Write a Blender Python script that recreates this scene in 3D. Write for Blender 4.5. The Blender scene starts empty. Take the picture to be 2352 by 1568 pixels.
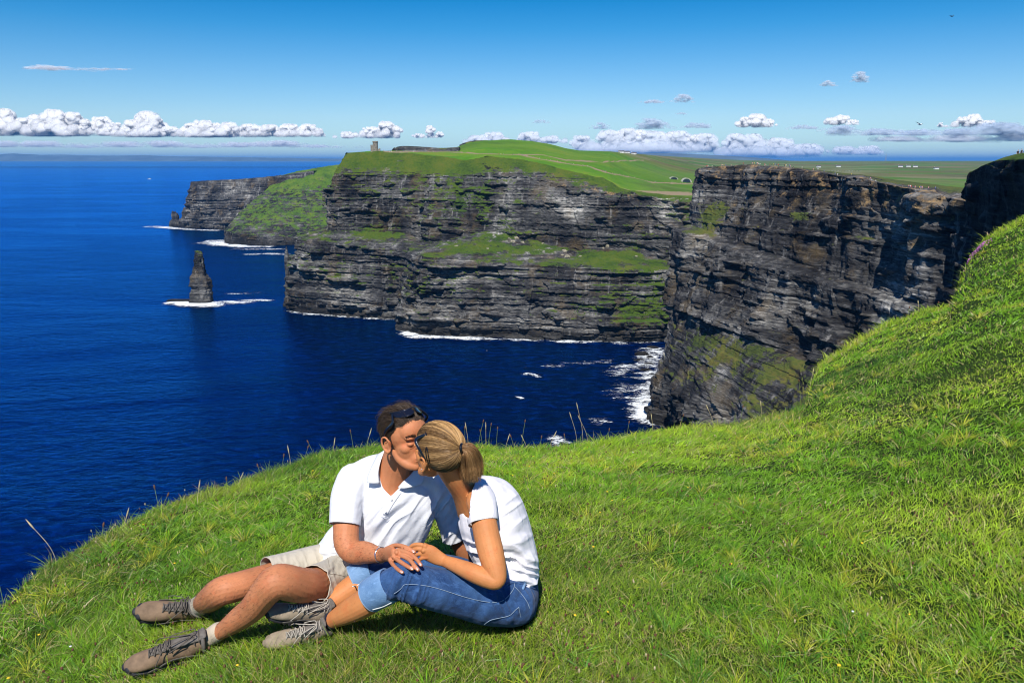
import bpy, bmesh, math, random
import numpy as np
from mathutils import Vector, Matrix, Quaternion
random.seed(7); rng = np.random.default_rng(7)
SC = bpy.context.scene; COL = SC.collection

# ---------------------------------------------------------------- camera
PITCH = math.radians(12.76); SP, CP = math.sin(PITCH), math.cos(PITCH)
cam_data = bpy.data.cameras.new('camera'); cam = bpy.data.objects.new('camera', cam_data); COL.objects.link(cam)
cam_data.lens = 28.0; cam_data.sensor_width = 36.0; cam_data.clip_start = 0.05; cam_data.clip_end = 400000
cam.location = (0, 0, 0); cam.rotation_euler = (math.pi/2 - PITCH, 0, 0); SC.camera = cam
SEA = -180.0                       # the camera stands 180 m above the sea
# the photograph was measured on a 2352 x 1568 grid: focal 1829, centre (1176, 784)
FV = 1829.0
def V(vx, vy, d):                  # point at depth d along the view axis
    a = (vx-1176)/FV*d; b = -(vy-784)/FV*d
    return Vector((a, CP*d+SP*b, -SP*d+CP*b))
def PY(vx, vy, Y):                 # point at ground distance Y
    t = (vy-784)/FV; d = Y/(CP-SP*t)
    return Vector(((vx-1176)/FV*d, Y, -d*(SP+CP*t)))
def PZ(vx, vy, z=SEA):             # point at height z
    t = (vy-784)/FV; d = -z/(SP+CP*t)
    return Vector(((vx-1176)/FV*d, d*(CP-SP*t), z))

# ---------------------------------------------------------------- sun, sky, exposure
SUN_EL, SUN_AZ = math.radians(52), math.radians(-8)      # azimuth measured from straight behind the camera
sdir = Vector((math.sin(SUN_AZ)*math.cos(SUN_EL), -math.cos(SUN_AZ)*math.cos(SUN_EL), math.sin(SUN_EL)))
sl = bpy.data.lights.new('sun', 'SUN'); sl.energy = 5.0; sl.angle = math.radians(0.53); sl.color = (1.0, 0.955, 0.88)
so = bpy.data.objects.new('sun', sl); COL.objects.link(so); so.rotation_euler = (-sdir).to_track_quat('-Z', 'Y').to_euler()
SC.view_settings.view_transform = 'Standard'; SC.view_settings.look = 'None'
SC.view_settings.exposure = 0.2; SC.view_settings.gamma = 1.0; SC.view_settings.use_curve_mapping = False
HAZE = 2.6e-5
SC.cycles.use_denoising = True; SC.cycles.filter_width = 1.1
SC.cycles.max_bounces = 6; SC.cycles.diffuse_bounces = 3; SC.cycles.glossy_bounces = 2; SC.cycles.transmission_bounces = 3
SC.cycles.transparent_max_bounces = 40; SC.cycles.volume_bounces = 0; SC.cycles.caustics_reflective = False; SC.cycles.caustics_refractive = False

class NT:                          # small node-tree helper
    def __init__(s, tree): s.t = tree; s.n = tree.nodes; s.l = tree.links
    def add(s, typ, **kw):
        n = s.n.new(typ)
        for k, v in kw.items():
            if k == 'inp':
                for kk, vv in v.items():
                    if hasattr(vv, 'is_output') or hasattr(vv, 'links'): s.l.new(vv, n.inputs[kk])
                    else: n.inputs[kk].default_value = vv
            else: setattr(n, k, v)
        return n
    def math(s, op, a, b=0.0, c=None, clamp=False):
        n = s.add('ShaderNodeMath', operation=op, use_clamp=clamp)
        for i, v in enumerate((a, b, c)):
            if v is None: continue
            if hasattr(v, 'links'): s.l.new(v, n.inputs[i])
            else: n.inputs[i].default_value = v
        return n.outputs[0]
    def mix(s, f, a, b, blend='MIX'):
        n = s.add('ShaderNodeMix', data_type='RGBA', blend_type=blend, clamp_factor=True)
        for i, v in ((0, f), (6, a), (7, b)):
            if hasattr(v, 'links'): s.l.new(v, n.inputs[i])
            else: n.inputs[i].default_value = (v if i == 0 else (tuple(v)+(1,))[:4])
        return n.outputs[2]
    def smooth(s, v, a, b, lo=0.0, hi=1.0):
        n = s.add('ShaderNodeMapRange', interpolation_type='SMOOTHSTEP')
        s.l.new(v, n.inputs[0]); n.inputs[1].default_value = a; n.inputs[2].default_value = b
        n.inputs[3].default_value = lo; n.inputs[4].default_value = hi
        return n.outputs[0]
    def noise(s, vec, scale, detail=4, rough=.55, dist=0.0, stretch=None):
        if stretch is not None:
            m = s.add('ShaderNodeMapping'); s.l.new(vec, m.inputs[0]); m.inputs[3].default_value = stretch; vec = m.outputs[0]
        n = s.add('ShaderNodeTexNoise'); s.l.new(vec, n.inputs['Vector'])
        n.inputs['Scale'].default_value = scale; n.inputs['Detail'].default_value = detail
        n.inputs['Roughness'].default_value = rough; n.inputs['Distortion'].default_value = dist
        return n.outputs[0]
    def ramp(s, v, stops, interp='LINEAR'):
        n = s.add('ShaderNodeValToRGB'); s.l.new(v, n.inputs[0]); r = n.color_ramp; r.interpolation = interp
        while len(r.elements) < len(stops): r.elements.new(.5)
        for e, (p, c) in zip(r.elements, stops): e.position = p; e.color = (tuple(c)+(1,))[:4]
        return n.outputs[0]

wd = bpy.data.worlds.new('World'); SC.world = wd; wd.use_nodes = True
W = NT(wd.node_tree); W.n.clear()
sky = W.add('ShaderNodeTexSky', sky_type='NISHITA', sun_disc=False, sun_elevation=SUN_EL, sun_rotation=math.pi - SUN_AZ, altitude=180, air_density=1.0, dust_density=0.1, ozone_density=4.0)
tc = W.add('ShaderNodeTexCoord'); sep = W.add('ShaderNodeSeparateXYZ'); W.l.new(tc.outputs['Generated'], sep.inputs[0])
elev = W.math('ABSOLUTE', sep.outputs[2])
# clear maritime air: the blue deepens quickly above the horizon
tint = W.ramp(elev, [(0.0, (.62, .84, .98)), (.05, (.62, .80, .95)), (.10, (.38, .68, .90)), (.15, (.13, .56, .84)), (.195, (.0, .45, .76)), (1.0, (.35, .55, 1.0))])
skc = W.mix(1.0, sky.outputs[0], tint, 'MULTIPLY')
bg = W.add('ShaderNodeBackground'); W.l.new(skc, bg.inputs[0]); bg.inputs[1].default_value = 0.112
wo = W.add('ShaderNodeOutputWorld'); W.l.new(bg.outputs[0], wo.inputs[0])

# ---------------------------------------------------------------- helpers
def tag(o, label=None, cat=None, group=None, kind=None):
    if label: o['label'] = label
    if cat: o['category'] = cat
    if group: o['group'] = group
    if kind: o['kind'] = kind
    return o
def empty(name, loc=(0, 0, 0), **kw):
    o = bpy.data.objects.new(name, None); COL.objects.link(o); o.location = loc; o.empty_display_size = .1
    return tag(o, **kw)
def mesh_np(name, verts, faces, mat, parent=None, smooth=False, attrs=None, loops=None):
    """verts (N,3); faces (M,3|4) array"""
    me = bpy.data.meshes.new(name)
    verts = np.asarray(verts, dtype=np.float32); faces = np.asarray(faces, dtype=np.int32)
    k = faces.shape[1]
    me.vertices.add(len(verts)); me.vertices.foreach_set('co', verts.ravel())
    me.loops.add(faces.size); me.loops.foreach_set('vertex_index', faces.ravel())
    me.polygons.add(len(faces)); me.polygons.foreach_set('loop_start', np.arange(0, faces.size, k, dtype=np.int32))
    me.polygons.foreach_set('loop_total', np.full(len(faces), k, dtype=np.int32))
    me.polygons.foreach_set('use_smooth', np.full(len(faces), bool(smooth)))
    me.update(calc_edges=True)
    for an, av in (attrs or {}).items():
        av = np.asarray(av, dtype=np.float32)
        if av.ndim == 1:
            a = me.attributes.new(an, 'FLOAT', 'POINT'); a.data.foreach_set('value', av)
        else:
            a = me.attributes.new(an, 'FLOAT_COLOR', 'POINT')
            if av.shape[1] == 3: av = np.concatenate([av, np.ones((len(av), 1), np.float32)], 1)
            a.data.foreach_set('color', av.ravel())
    if mat: me.materials.append(mat)
    o = bpy.data.objects.new(name, me); COL.objects.link(o)
    if parent: o.parent = parent
    return o
def grid_faces(nr, nc):
    i = np.arange(nr*nc).reshape(nr, nc)
    return np.stack([i[:-1, :-1], i[:-1, 1:], i[1:, 1:], i[1:, :-1]], -1).reshape(-1, 4)
def _hash(ix, iy, iz, seed):
    h = (ix.astype(np.int64)*374761393 + iy.astype(np.int64)*668265263 + iz.astype(np.int64)*2147483647 + seed*974634777) & 0xffffffff
    h = ((h ^ (h >> 13))*1274126177) & 0xffffffff
    h = ((h ^ (h >> 16))*2246822519) & 0xffffffff
    h = h ^ (h >> 15)
    return (h & 0xffffff).astype(np.float64)/0xffffff
def vnoise(x, y, z=None, seed=0):
    x = np.asarray(x, float); y = np.asarray(y, float); z = np.zeros_like(x) if z is None else np.asarray(z, float)
    fx, fy, fz = np.floor(x), np.floor(y), np.floor(z)
    u, v, w = x-fx, y-fy, z-fz; u = u*u*(3-2*u); v = v*v*(3-2*v); w = w*w*(3-2*w)
    r = 0
    for a in (0, 1):
        for b in (0, 1):
            for c in (0, 1):
                r = r + _hash(fx+a, fy+b, fz+c, seed)*(u if a else 1-u)*(v if b else 1-v)*(w if c else 1-w)
    return r*2-1
def fbm(x, y, z=None, oct=4, seed=0, gain=.5):
    r = 0; a = 1.0; f = 1.0; t = 0
    for i in range(oct):
        r = r + a*vnoise(np.asarray(x)*f, np.asarray(y)*f, None if z is None else np.asarray(z)*f, seed+i*17); t += a; a *= gain; f *= 2.03
    return r/t
def sstep(x, a, b):
    t = np.clip((x-a)/(b-a), 0, 1); return t*t*(3-2*t)
def new_mat(name):
    m = bpy.data.materials.new(name); m.use_nodes = True; N = NT(m.node_tree); N.n.clear()
    out = N.add('ShaderNodeOutputMaterial'); b = N.add('ShaderNodeBsdfPrincipled'); N.l.new(b.outputs[0], out.inputs[0])
    b.inputs['Specular IOR Level'].default_value = .3
    return m, N, b, out
def simple_mat(name, col, rough=.6, var=.15, scale=20.0, bump=0.0, bscale=60.0, metal=0.0, spec=.4, sss=0.0):
    m, N, b, out = new_mat(name)
    tcn = N.add('ShaderNodeTexCoord'); ob = tcn.outputs['Object']
    n = N.noise(ob, scale, 5, .6)
    c1 = tuple(min(1, c*(1-var)) for c in col); c2 = tuple(min(1, c*(1+var)) for c in col)
    N.l.new(N.ramp(n, [(.3, c1), (.7, c2)]), b.inputs['Base Color'])
    b.inputs['Roughness'].default_value = rough; b.inputs['Metallic'].default_value = metal; b.inputs['Specular IOR Level'].default_value = spec
    if sss:
        b.inputs['Subsurface Weight'].default_value = sss; b.inputs['Subsurface Radius'].default_value = (.012, .005, .003); b.inputs['Subsurface Scale'].default_value = 1.0
    if bump:
        bn = N.add('ShaderNodeBump', inp={'Strength': bump, 'Distance': .002, 'Height': N.noise(ob, bscale, 4, .6)}); N.l.new(bn.outputs[0], b.inputs['Normal'])
    return m
# ================================================================ SETTING: sea, cliffs, land
def rock_material(name, dark=1.0, warm=0.0, grass=(.062, .105, .012)):
    m, N, b, out = new_mat(name)
    geo = N.add('ShaderNodeNewGeometry'); pos = geo.outputs['Position']
    sp = N.add('ShaderNodeSeparateXYZ'); N.l.new(geo.outputs['Normal'], sp.inputs[0]); nz = sp.outputs[2]
    strata = N.noise(pos, 1.0, 6, .66, 0, (.012, .012, .55))
    fine = N.noise(pos, 1.0, 5, .7, 0, (.22, .22, 1.3))
    patch = N.noise(pos, .02, 4, .6)
    streak = N.noise(pos, 1.0, 4, .65, 0, (.16, .16, .018))
    v = N.math('ADD', N.math('MULTIPLY', strata, .5), N.math('MULTIPLY', fine, .38))
    v = N.math('ADD', v, N.math('MULTIPLY', N.math('SUBTRACT', patch, .5), .55))
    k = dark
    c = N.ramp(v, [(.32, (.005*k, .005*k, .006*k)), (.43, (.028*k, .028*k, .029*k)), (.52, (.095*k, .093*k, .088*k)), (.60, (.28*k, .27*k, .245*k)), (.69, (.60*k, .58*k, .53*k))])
    och = N.noise(pos, .035, 5, .7)
    c = N.mix(N.math('MULTIPLY', N.smooth(och, .50, .68), .22+warm*.4), c, (.21*k, .145*k, .06*k), 'MIX')
    c = N.mix(N.math('MULTIPLY', N.smooth(streak, .56, .74), .36), c, (.42*k, .40*k, .37*k))
    so_ = N.add('ShaderNodeAttribute', attribute_name='soil'); sn = N.noise(pos, .12, 5, .7)
    c = N.mix(N.smooth(N.math('ADD', so_.outputs['Fac'], N.math('MULTIPLY', N.math('SUBTRACT', sn, .5), 1.6)), .45, .75), c, (.34, .225, .105))
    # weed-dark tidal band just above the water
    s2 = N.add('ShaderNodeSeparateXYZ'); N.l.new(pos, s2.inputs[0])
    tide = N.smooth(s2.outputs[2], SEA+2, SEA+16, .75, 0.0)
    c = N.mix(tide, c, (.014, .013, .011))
    at = N.add('ShaderNodeAttribute', attribute_name='veg'); veg = at.outputs['Fac']
    vn = N.noise(pos, .075, 8, .78)
    f = N.math('ADD', veg, N.math('MULTIPLY', N.math('SUBTRACT', vn, .5), 3.4))
    f = N.math('ADD', f, N.math('MULTIPLY', N.math('SUBTRACT', nz, .45), .75))
    f = N.smooth(f, .42, .62)
    gn = N.noise(pos, .03, 5, .65); gn2 = N.noise(pos, .35, 5, .7)
    g = tuple(grass)
    gc = N.ramp(N.math('ADD', N.math('MULTIPLY', gn, .6), N.math('MULTIPLY', gn2, .4)), [(.34, (g[0]*.35, g[1]*.42, g[2]*.9)), (.48, (g[0]*.9, g[1]*.95, g[2])), (.6, (g[0]*1.5, g[1]*1.12, g[2]*1.3)), (.7, (g[0]*2.0, g[1]*1.0, g[2]*2.5))])
    c = N.mix(f, c, gc)
    N.l.new(c, b.inputs['Base Color']); b.inputs['Roughness'].default_value = .9; b.inputs['Specular IOR Level'].default_value = .15
    bn = N.add('ShaderNodeBump', inp={'Strength': 1.0, 'Distance': 1.3, 'Height': fine}); N.l.new(bn.outputs[0], b.inputs['Normal'])
    return m
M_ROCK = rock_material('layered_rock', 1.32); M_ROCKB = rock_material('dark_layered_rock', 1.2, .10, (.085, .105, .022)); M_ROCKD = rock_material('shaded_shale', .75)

M_PALE = simple_mat('pale_block', (.30, .27, .19), .95, .35, .6)
def resample(P, n):
    """P (k,c,...) control rows -> n rows spaced by mean segment length, linear"""
    seg = np.linalg.norm(np.diff(P[..., :3], axis=0), axis=-1).mean(axis=1)+1e-6
    s = np.concatenate([[0], np.cumsum(seg)]); t = np.linspace(0, s[-1], n)
    i = np.clip(np.searchsorted(s, t, side='right')-1, 0, len(s)-2); f = (t-s[i])/(s[i+1]-s[i])
    f = f.reshape((-1,)+(1,)*(P.ndim-1))
    return P[i]*(1-f)+P[i+1]*f
_lr = np.random.default_rng(11)
LAY = np.concatenate([[0], np.cumsum(_lr.uniform(1.3, 5.5, 200))]); LOFF = _lr.uniform(-1, 1, 202); LW = _lr.uniform(5, 18, 202)
BIG = np.concatenate([[0], np.cumsum(_lr.uniform(8, 26, 60))]); BOFF = _lr.uniform(-1, 1, 62)
def strata_disp(s, P, amp, seed, tilt=0.0, vert=1.0, cell=1.0):
    z = P[..., 2]-SEA
    zz = z + tilt*s + 4.0*fbm(s/90, z/200, seed=seed, oct=3) + 300
    i = np.clip(np.searchsorted(LAY, zz % 560), 0, 200); j = np.clip(np.searchsorted(BIG, (zz+40) % 560), 0, 60)
    blk = _hash(i, np.floor(s/(LW[i]*cell)+vnoise(zz/6, s*0, seed=seed+2)*.6), i*0, seed)*2-1
    blk2 = _hash(j, np.floor(s/(LW[j]*2.6*cell)+.8*vnoise(z/25, s/50, seed=seed)), j*0, seed+5)*2-1
    gul = fbm(s/26, z/140, seed=seed+9, oct=4)
    d = 1.8*LOFF[i] + 1.1*blk + 2.4*BOFF[j] + 2.2*blk2 + 9*vert*gul
    d += 8*fbm(P[..., 0]/60, P[..., 1]/60, P[..., 2]/45, seed=seed+3, oct=3) + 2.4*fbm(P[..., 0]/7, P[..., 1]/7, P[..., 2]/4, seed=seed+4, oct=3)
    cave = fbm(s/30, z/9, seed=seed+21, oct=3)
    d -= 7*sstep(cave, .28, .5)
    return d*amp
def build_cliff(name, rows, res, seed, mat, rock, veg, soil=None, amp=1.0, tilt=0.0, vert=1.0, flip=1, cell=1.0, ledge_noise=2.0, spots=()):
    """rows: list of rows, each a list of Vectors. rock/veg: per-row scalars or lists (displacement amount, vegetation)."""
    R = len(rows); Cn = len(rows[0]); A = np.zeros((R, Cn, 6))
    for r in range(R):
        for c in range(Cn):
            A[r, c, :3] = rows[r][c]
            A[r, c, 3] = rock[r] if np.isscalar(rock[r]) else rock[r][c]
            A[r, c, 4] = veg[r] if np.isscalar(veg[r]) else veg[r][c]
            A[r, c, 5] = 0 if soil is None else soil[r] if np.isscalar(soil[r]) else soil[r][c]
    lenu = np.linalg.norm(np.diff(A[:, :, :3], axis=1), axis=-1).sum(1).mean(); lenv = np.linalg.norm(np.diff(A[:, :, :3], axis=0), axis=-1).sum(0).mean()
    nu = int(lenu/res); nv = int(lenv/res)
    B = resample(np.swapaxes(A, 0, 1), nu); B = np.swapaxes(B, 0, 1); B = resample(B, nv)
    P = B[..., :3].copy(); s = np.concatenate([np.zeros((nv, 1)), np.cumsum(np.linalg.norm(np.diff(P[..., :2], axis=1), axis=-1), axis=1)], 1)
    s = np.repeat(s.mean(0, keepdims=True), nv, 0)
    # round the control polygon a little
    K = max(2, int(6/res))
    Q = P.copy()
    for _ in range(3):
        Q[1:-1, K:-K] = (Q[1:-1, :-2*K] + Q[1:-1, 2*K:] + 2*Q[1:-1, K:-K])/4
    P = Q
    du = np.gradient(P, axis=1); dv = np.gradient(P, axis=0); n = np.cross(du, dv)*flip; n /= np.linalg.norm(n, axis=-1, keepdims=True)+1e-9
    for _ in range(6):
        n[:, 1:-1] = (n[:, :-2]+n[:, 2:]+n[:, 1:-1])/3; n[1:-1] = (n[:-2]+n[2:]+n[1:-1])/3
    h = n.copy(); h[..., 2] *= .25
    rk = B[..., 3]
    D = strata_disp(s, P, amp, seed, tilt, vert, cell)
    # the strata stop where the ground is grass; there only soft hummocks remain
    soft = ledge_noise*fbm(P[..., 0]/14, P[..., 1]/14, P[..., 2]/14, seed=seed+30, oct=4)*np.where(P[..., 2] < -40, 1, .3)
    P = P + h*(D*rk)[..., None]; P[..., 2] += soft*(1-rk)
    v = B[..., 4].copy()
    if spots:       # hanging turf patches, given where they grow on the face (image grid centre, half sizes, strength)
        dd = P[..., 1]*CP-P[..., 2]*SP; vx_ = 1176+P[..., 0]/dd*FV; vy_ = 784-(P[..., 1]*SP+P[..., 2]*CP)/dd*FV
        for sx, sy, w_, h_, k_ in spots: v = v+k_*np.exp(-(((vx_-sx)/w_)**2+((vy_-sy)/h_)**2)**1.5)
    return mesh_np(name, P.reshape(-1, 3), grid_faces(nv, nu)[:, ::(1 if flip > 0 else -1)], mat, attrs={'veg': v.ravel(), 'soil': B[..., 5].ravel()}), P

# ---- middle cliffs below the tower
A_cols = [  # base | mid | ledge edge | ledge back | upper mid | rock top | rim, with distances
 [(640,700,70),(690,600,1050),(720,545,1060),(772,525,1075),(775,465,1080),(790,402,1090),(815,352,1120)],
 [(650,711,0),(664,620,6),(682,545,14),(746,530,990),(748,465,995),(764,402,1003),(792,352,1030)],
 [(690,719,0),(700,630,6),(715,552,14),(775,530,988),(778,465,992),(790,400,1002),(822,350,1030)],
 [(770,726,0),(775,640,6),(785,560,12),(830,532,985),(835,465,990),(845,402,1000),(870,349,1030)],
 [(860,731,0),(865,640,6),(870,560,12),(895,530,985),(900,465,990),(910,402,1000),(930,352,1030)],
 [(922,733,0),(925,640,6),(930,565,10),(955,545,975),(958,470,980),(965,402,992),(975,356,1025)],
 [(925,757,0),(942,660,5),(960,588,12),(985,558,955),(990,475,965),(1000,403,980),(1010,360,1015)],
 [(960,769,0),(968,680,5),(985,588,12),(1040,548,940),(1045,475,955),(1050,405,975),(1055,368,1010)],
 [(1060,772,0),(1060,690,5),(1060,600,12),(1120,528,935),(1120,465,945),(1120,395,960),(1118,360,985)],
 [(1200,776,0),(1200,690,5),(1200,608,14),(1200,548,925),(1200,470,932),(1200,405,945),(1195,366,985)],
 [(1330,781,0),(1330,690,6),(1330,615,14),(1325,575,905),(1320,490,912),(1310,428,925),(1290,388,960)],
 [(1420,783,0),(1420,695,6),(1420,618,14),(1400,568,895),(1400,500,905),(1400,442,915),(1385,410,945)],
 [(1520,783,0),(1530,700,6),(1540,620,14),(1540,600,870),(1540,520,880),(1500,455,895),(1445,438,920)],
 [(1640,783,0),(1650,700,6),(1660,620,14),(1660,605,850),(1660,520,860),(1640,475,870),(1610,455,900)],
 [(1760,783,0),(1770,700,6),(1780,620,14),(1780,605,830),(1780,520,840),(1760,475,850),(1740,455,880)]]
rowsA = [[] for _ in range(7)]
for c in A_cols:
    base = PZ(c[0][0], c[0][1]); 
    for i, q in enumerate(c):
        if i == 0:
            p = base.copy(); p.y += q[2]
        else: p = PY(q[0], q[1], q[2] if q[2] > 200 else base.y+q[2])
        rowsA[i].append(p)
low = []
for p, q in zip(rowsA[0], rowsA[1]):
    w = p.copy(); w.z = SEA-14; w.y -= 1; low.append(w)
veglow = [.1, 0, .05, .05, .1, .12, .15, .1, .0, .0, .0, .35, .55, .3, .2]
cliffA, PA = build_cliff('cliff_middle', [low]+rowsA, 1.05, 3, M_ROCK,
    rock=[1, 1, 1, .9, .5, 1, [.5]*6+[.6, .6, .5, .9, .9, .9, .9, .9, .9], .12],
    veg=[-.6, -.5, veglow, [.0]*5+[.0, -.05, .1, .12, .12, .12, .2, .3, .3, .3], [-.1, -.1, .0, .05, .05, -.1, -.15, -.1, .02, .05, .02, .1, .1, .1, .1], [.12, .05, .05, .05, .05, .15, .35, .35, .15, .0, -.1, -.1, -.1, 0, 0], [.4, .35, .36, .4, .45, .5, .5, .45, .1, .05, .0, .1, .2, .2, .2], .8], soil=[0, 0, 0, 0, .15, 0, [0]*8+[.1, .3, .45, .45, .45, .4, .4], [0]*8+[.1, .35, .35, .3, .3, .3, .3]], tilt=.015, flip=-1, ledge_noise=8, spots=[(1182,556,30,9,-.7),(1300,584,26,8,-.7),(1395,570,24,9,-.6),(1240,590,40,6,-.5),(1080,588,50,6,-.5),(1450,606,40,6,-.5),(1500,585,30,12,-.5),(1000,575,24,8,-.4),(860,532,55,16,.7),(720,535,40,20,.3),(1060,572,70,20,.35),(1190,555,90,28,.35),(1165,510,25,50,.4),(1110,470,22,70,.35),(1060,430,20,50,.3),(1330,590,80,16,.3),(1440,595,80,26,.5),(1475,725,65,26,.8),(1350,712,40,16,.6),(1000,590,30,12,.3),(900,365,120,26,.25),(1060,385,60,20,.3)])
tag(cliffA, kind='structure')

# ---- big cliff on the right
tB = [(1640,386,700),(1598,388,640),(1700,380,590),(1830,391,520),(1950,406,460),(2100,435,385),(2215,462,330),(2360,500,265)]
kB = [(1640,515,680),(1585,516,610),(1660,542,556),(1800,590,490),(1930,636,438),(2070,680,374),(2195,714,323),(2360,765,258)]
eB = [(1600,530,670),(1553,530,592),(1640,558,547),(1780,605,482),(1900,650,431),(2050,694,368),(2180,726,318),(2350,780,254)]
mB = [(1590,620,668),(1546,620,592),(1625,650,546),(1750,690,480),(1880,740,430),(2020,790,366),(2150,830,317),(2320,890,253)]
bB = [(1580,722,656),(1542,722,578),(1610,742,534),(1720,772,468),(1860,826,415),(1990,878,352),(2130,928,306),(2300,998,246)]
cB = [(1578,732,652),(1540,735,572),(1607,755,527),(1716,786,461),(1856,840,409),(1986,890,347),(2128,940,302),(2298,1010,242)]
fB = [(1532,850,645),(1516,850,550),(1572,885,494),(1690,935,428),(1810,985,372),(1930,1040,320),(2070,1115,282),(2230,1215,232)]
gB = [(1530,868,644),(1512,868,548),(1568,905,490),(1684,958,424),(1804,1010,368),(1924,1065,316),(2064,1140,279),(2226,1240,230)]
sB = [(1520,905),(1503,966),(1548,1015),(1610,1085),(1710,1180),(1810,1290),(1960,1400),(2140,1560)]
pB = [(1660,384,860),(1615,384,820),(1720,379,770),(1840,386,700),(1980,402,640),(2110,420,560),(2230,433,480),(2420,455,400)]
rB = [[PZ(*q) for q in sB]]+[[PY(*q) for q in r] for r in (gB, fB, cB, bB, mB, eB, kB, tB, pB)]
rB.insert(0, [Vector((p.x-2, p.y, SEA-14)) for p in rB[0]])
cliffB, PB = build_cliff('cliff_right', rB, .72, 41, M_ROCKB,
    rock=[1, 1, 1, [.7]+[.35]*7, [.9, .6]+[.35]*6, 1, 1, [.9]*8, [.6, .5]+[.75]*6, [.9, .8, .8, .8, .75, .7, .7, .6], .08],
    veg=[-.6, -.5, -.5, [-.2, .0]+[.22]*6, [-.3, .1]+[.30]*6, [-.4]*8, [-.3, -.3, -.2, -.2, -.25, -.25, -.3, -.3], -.4, [-.1, .15, -.1, -.2, -.25, -.3, -.3, -.3], [-.1, -.1, -.3, -.35, -.4, -.4, -.4, -.4], .85], soil=[0, 0, 0, .05, .0, 0, 0, 0, .1, [.4, .45, .45, .5, .5, .55, .5, .5], .1], amp=.8, tilt=.0, flip=-1, vert=1.5, cell=.8, ledge_noise=1.0, spots=[(1652,480,30,20,1.0),(1632,505,22,26,.7),(1838,497,30,14,.9),(1600,535,40,9,.5),(1985,545,34,16,.5),(1900,560,30,10,.4),(1990,580,40,10,.4),(1610,782,40,16,.35),(1700,810,60,22,.2),(1760,850,50,26,.15),(1820,870,30,14,.3),(1640,830,30,26,.15)])
tag(cliffB, kind='structure')

# ---- near shaded buttress at the right edge
tD = [(2250,392,215),(2226,398,192),(2232,392,180),(2262,376,165),(2300,368,145),(2355,366,122),(2450,366,95),(2600,366,75)]
mD = [(2245,480,216),(2218,470,193),(2222,480,181),(2250,470,168),(2296,480,149),(2352,500,128),(2450,560,101),(2600,640,80)]
lD = [(2245,900,210),(2190,850,188),(2195,860,176),(2220,880,163),(2260,900,145),(2310,950,125),(2400,1050,98),(2560,1150,78)]
rD = [[PZ(2160,1700), PZ(2120,1750), PZ(2115,1800), PZ(2130,1900), PZ(2150,2000), PZ(2200,2200), PZ(2300,2600), PZ(2500,3000)]]
rD = [[Vector((p.x-6, p.y, SEA-10)) for p in [PY(*q) for q in lD]], [PY(*q) for q in lD], [PY(*q) for q in mD], [PY(*q) for q in tD]]
for k, r_ in enumerate(rD):      # the buttress runs on to the right, beside and behind the viewpoint
    z_ = r_[-1].z; zt = [SEA-10, -110, -60, 1.5][k]; r_ += [Vector((95-k*2, 15, zt)), Vector((110-k*2, -60, zt)), Vector((130-k*2, -200, zt))]
back = [Vector((p.x+60, p.y+40, p.z+1.0)) for p in rD[-1]]; back2 = [Vector((p.x+700, p.y+260, p.z-3)) for p in rD[-1]]
lip = [Vector((p.x+4, p.y+1.5, p.z+1.2)) for p in rD[-1]]
cap = [p*.88+q*.12 for p, q in zip(rD[-1], rD[-2])]; rD.insert(3, cap)
rD += [lip, back, back2]
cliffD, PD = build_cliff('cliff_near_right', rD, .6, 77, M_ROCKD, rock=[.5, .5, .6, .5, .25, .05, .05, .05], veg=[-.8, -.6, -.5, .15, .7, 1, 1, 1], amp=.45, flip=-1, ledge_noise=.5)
tag(cliffD, kind='structure')

# ---- far headlands on the left
tC = [(470,417),(438,418),(500,414),(560,411),(600,408),(642,403),(720,392)]
sC = [(448,523),(430,524),(480,527),(540,528),(600,530),(680,532),(760,532)]
rC0 = [PZ(*q) for q in sC]; rC0[0].y += 250
rC1 = [PY(a, b, p.y+35) for (a, b), p in zip(tC, rC0)]
mid = [PY((a[0]*.6+b[0]*.4)-2, a[1]*.45+b[1]*.55, p.y+12) for a, b, p in zip(tC, sC, rC0)]
footr = [PY((a[0]*.2+b[0]*.8), a[1]*.15+b[1]*.85, p.y+4) for a, b, p in zip(tC, sC, rC0)]
bk = [Vector((p.x+120, p.y+500, p.z-4)) for p in rC1]
cliffC, _ = build_cliff('cliff_far', [[Vector((p.x, p.y, SEA-12)) for p in rC0], rC0, footr, mid, rC1, bk], 2.3, 15, rock_material('far_rock', 1.5, .1), rock=[1, 1, 1, 1, .2, .05], veg=[-.6, -.5, -.5, -.6, -.5, 1], amp=1.0, vert=2.6, flip=-1)
tag(cliffC, kind='structure')
kc = [[(530,548),(528,525),(560,485),(612,440),(652,404)],
      [(515,559),(516,531),(548,492),(600,447),(640,405)],
      [(560,563),(562,541),(590,500),(640,450),(680,394)],
      [(620,565),(625,547),(650,500),(690,450),(722,387)],
      [(680,562),(690,546),(710,500),(740,450),(775,378)],
      [(760,562),(770,545),(790,500),(800,450),(830,374)],
      [(860,562),(870,545),(890,500),(900,450),(930,372)]]
rk = [[] for _ in range(5)]
for i, c in enumerate(kc):
    p0 = PZ(*c[0]); 
    if i == 0: p0.y += 60
    rk[0].append(p0)
    for j, dy in ((1, 14), (2, 120), (3, 270), (4, 430)): rk[j].append(PY(c[j][0], c[j][1], p0.y+dy))
bk = [Vector((p.x+150, p.y+900, p.z-8)) for p in rk[4]]
cliffC2, _ = build_cliff('headland_slope', [[Vector((p.x, p.y, SEA-12)) for p in rk[0]]]+rk+[bk], 2.2, 23, rock_material('slope_rock', .85, .1, (.080, .150, .016)), rock=[1, 1, .8, .45, .5, .05, .03], veg=[-.6, -.7, -.1, .25, .12, .95, 1.0], amp=.9, flip=-1, ledge_noise=7)
tag(cliffC2, kind='structure')

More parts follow.
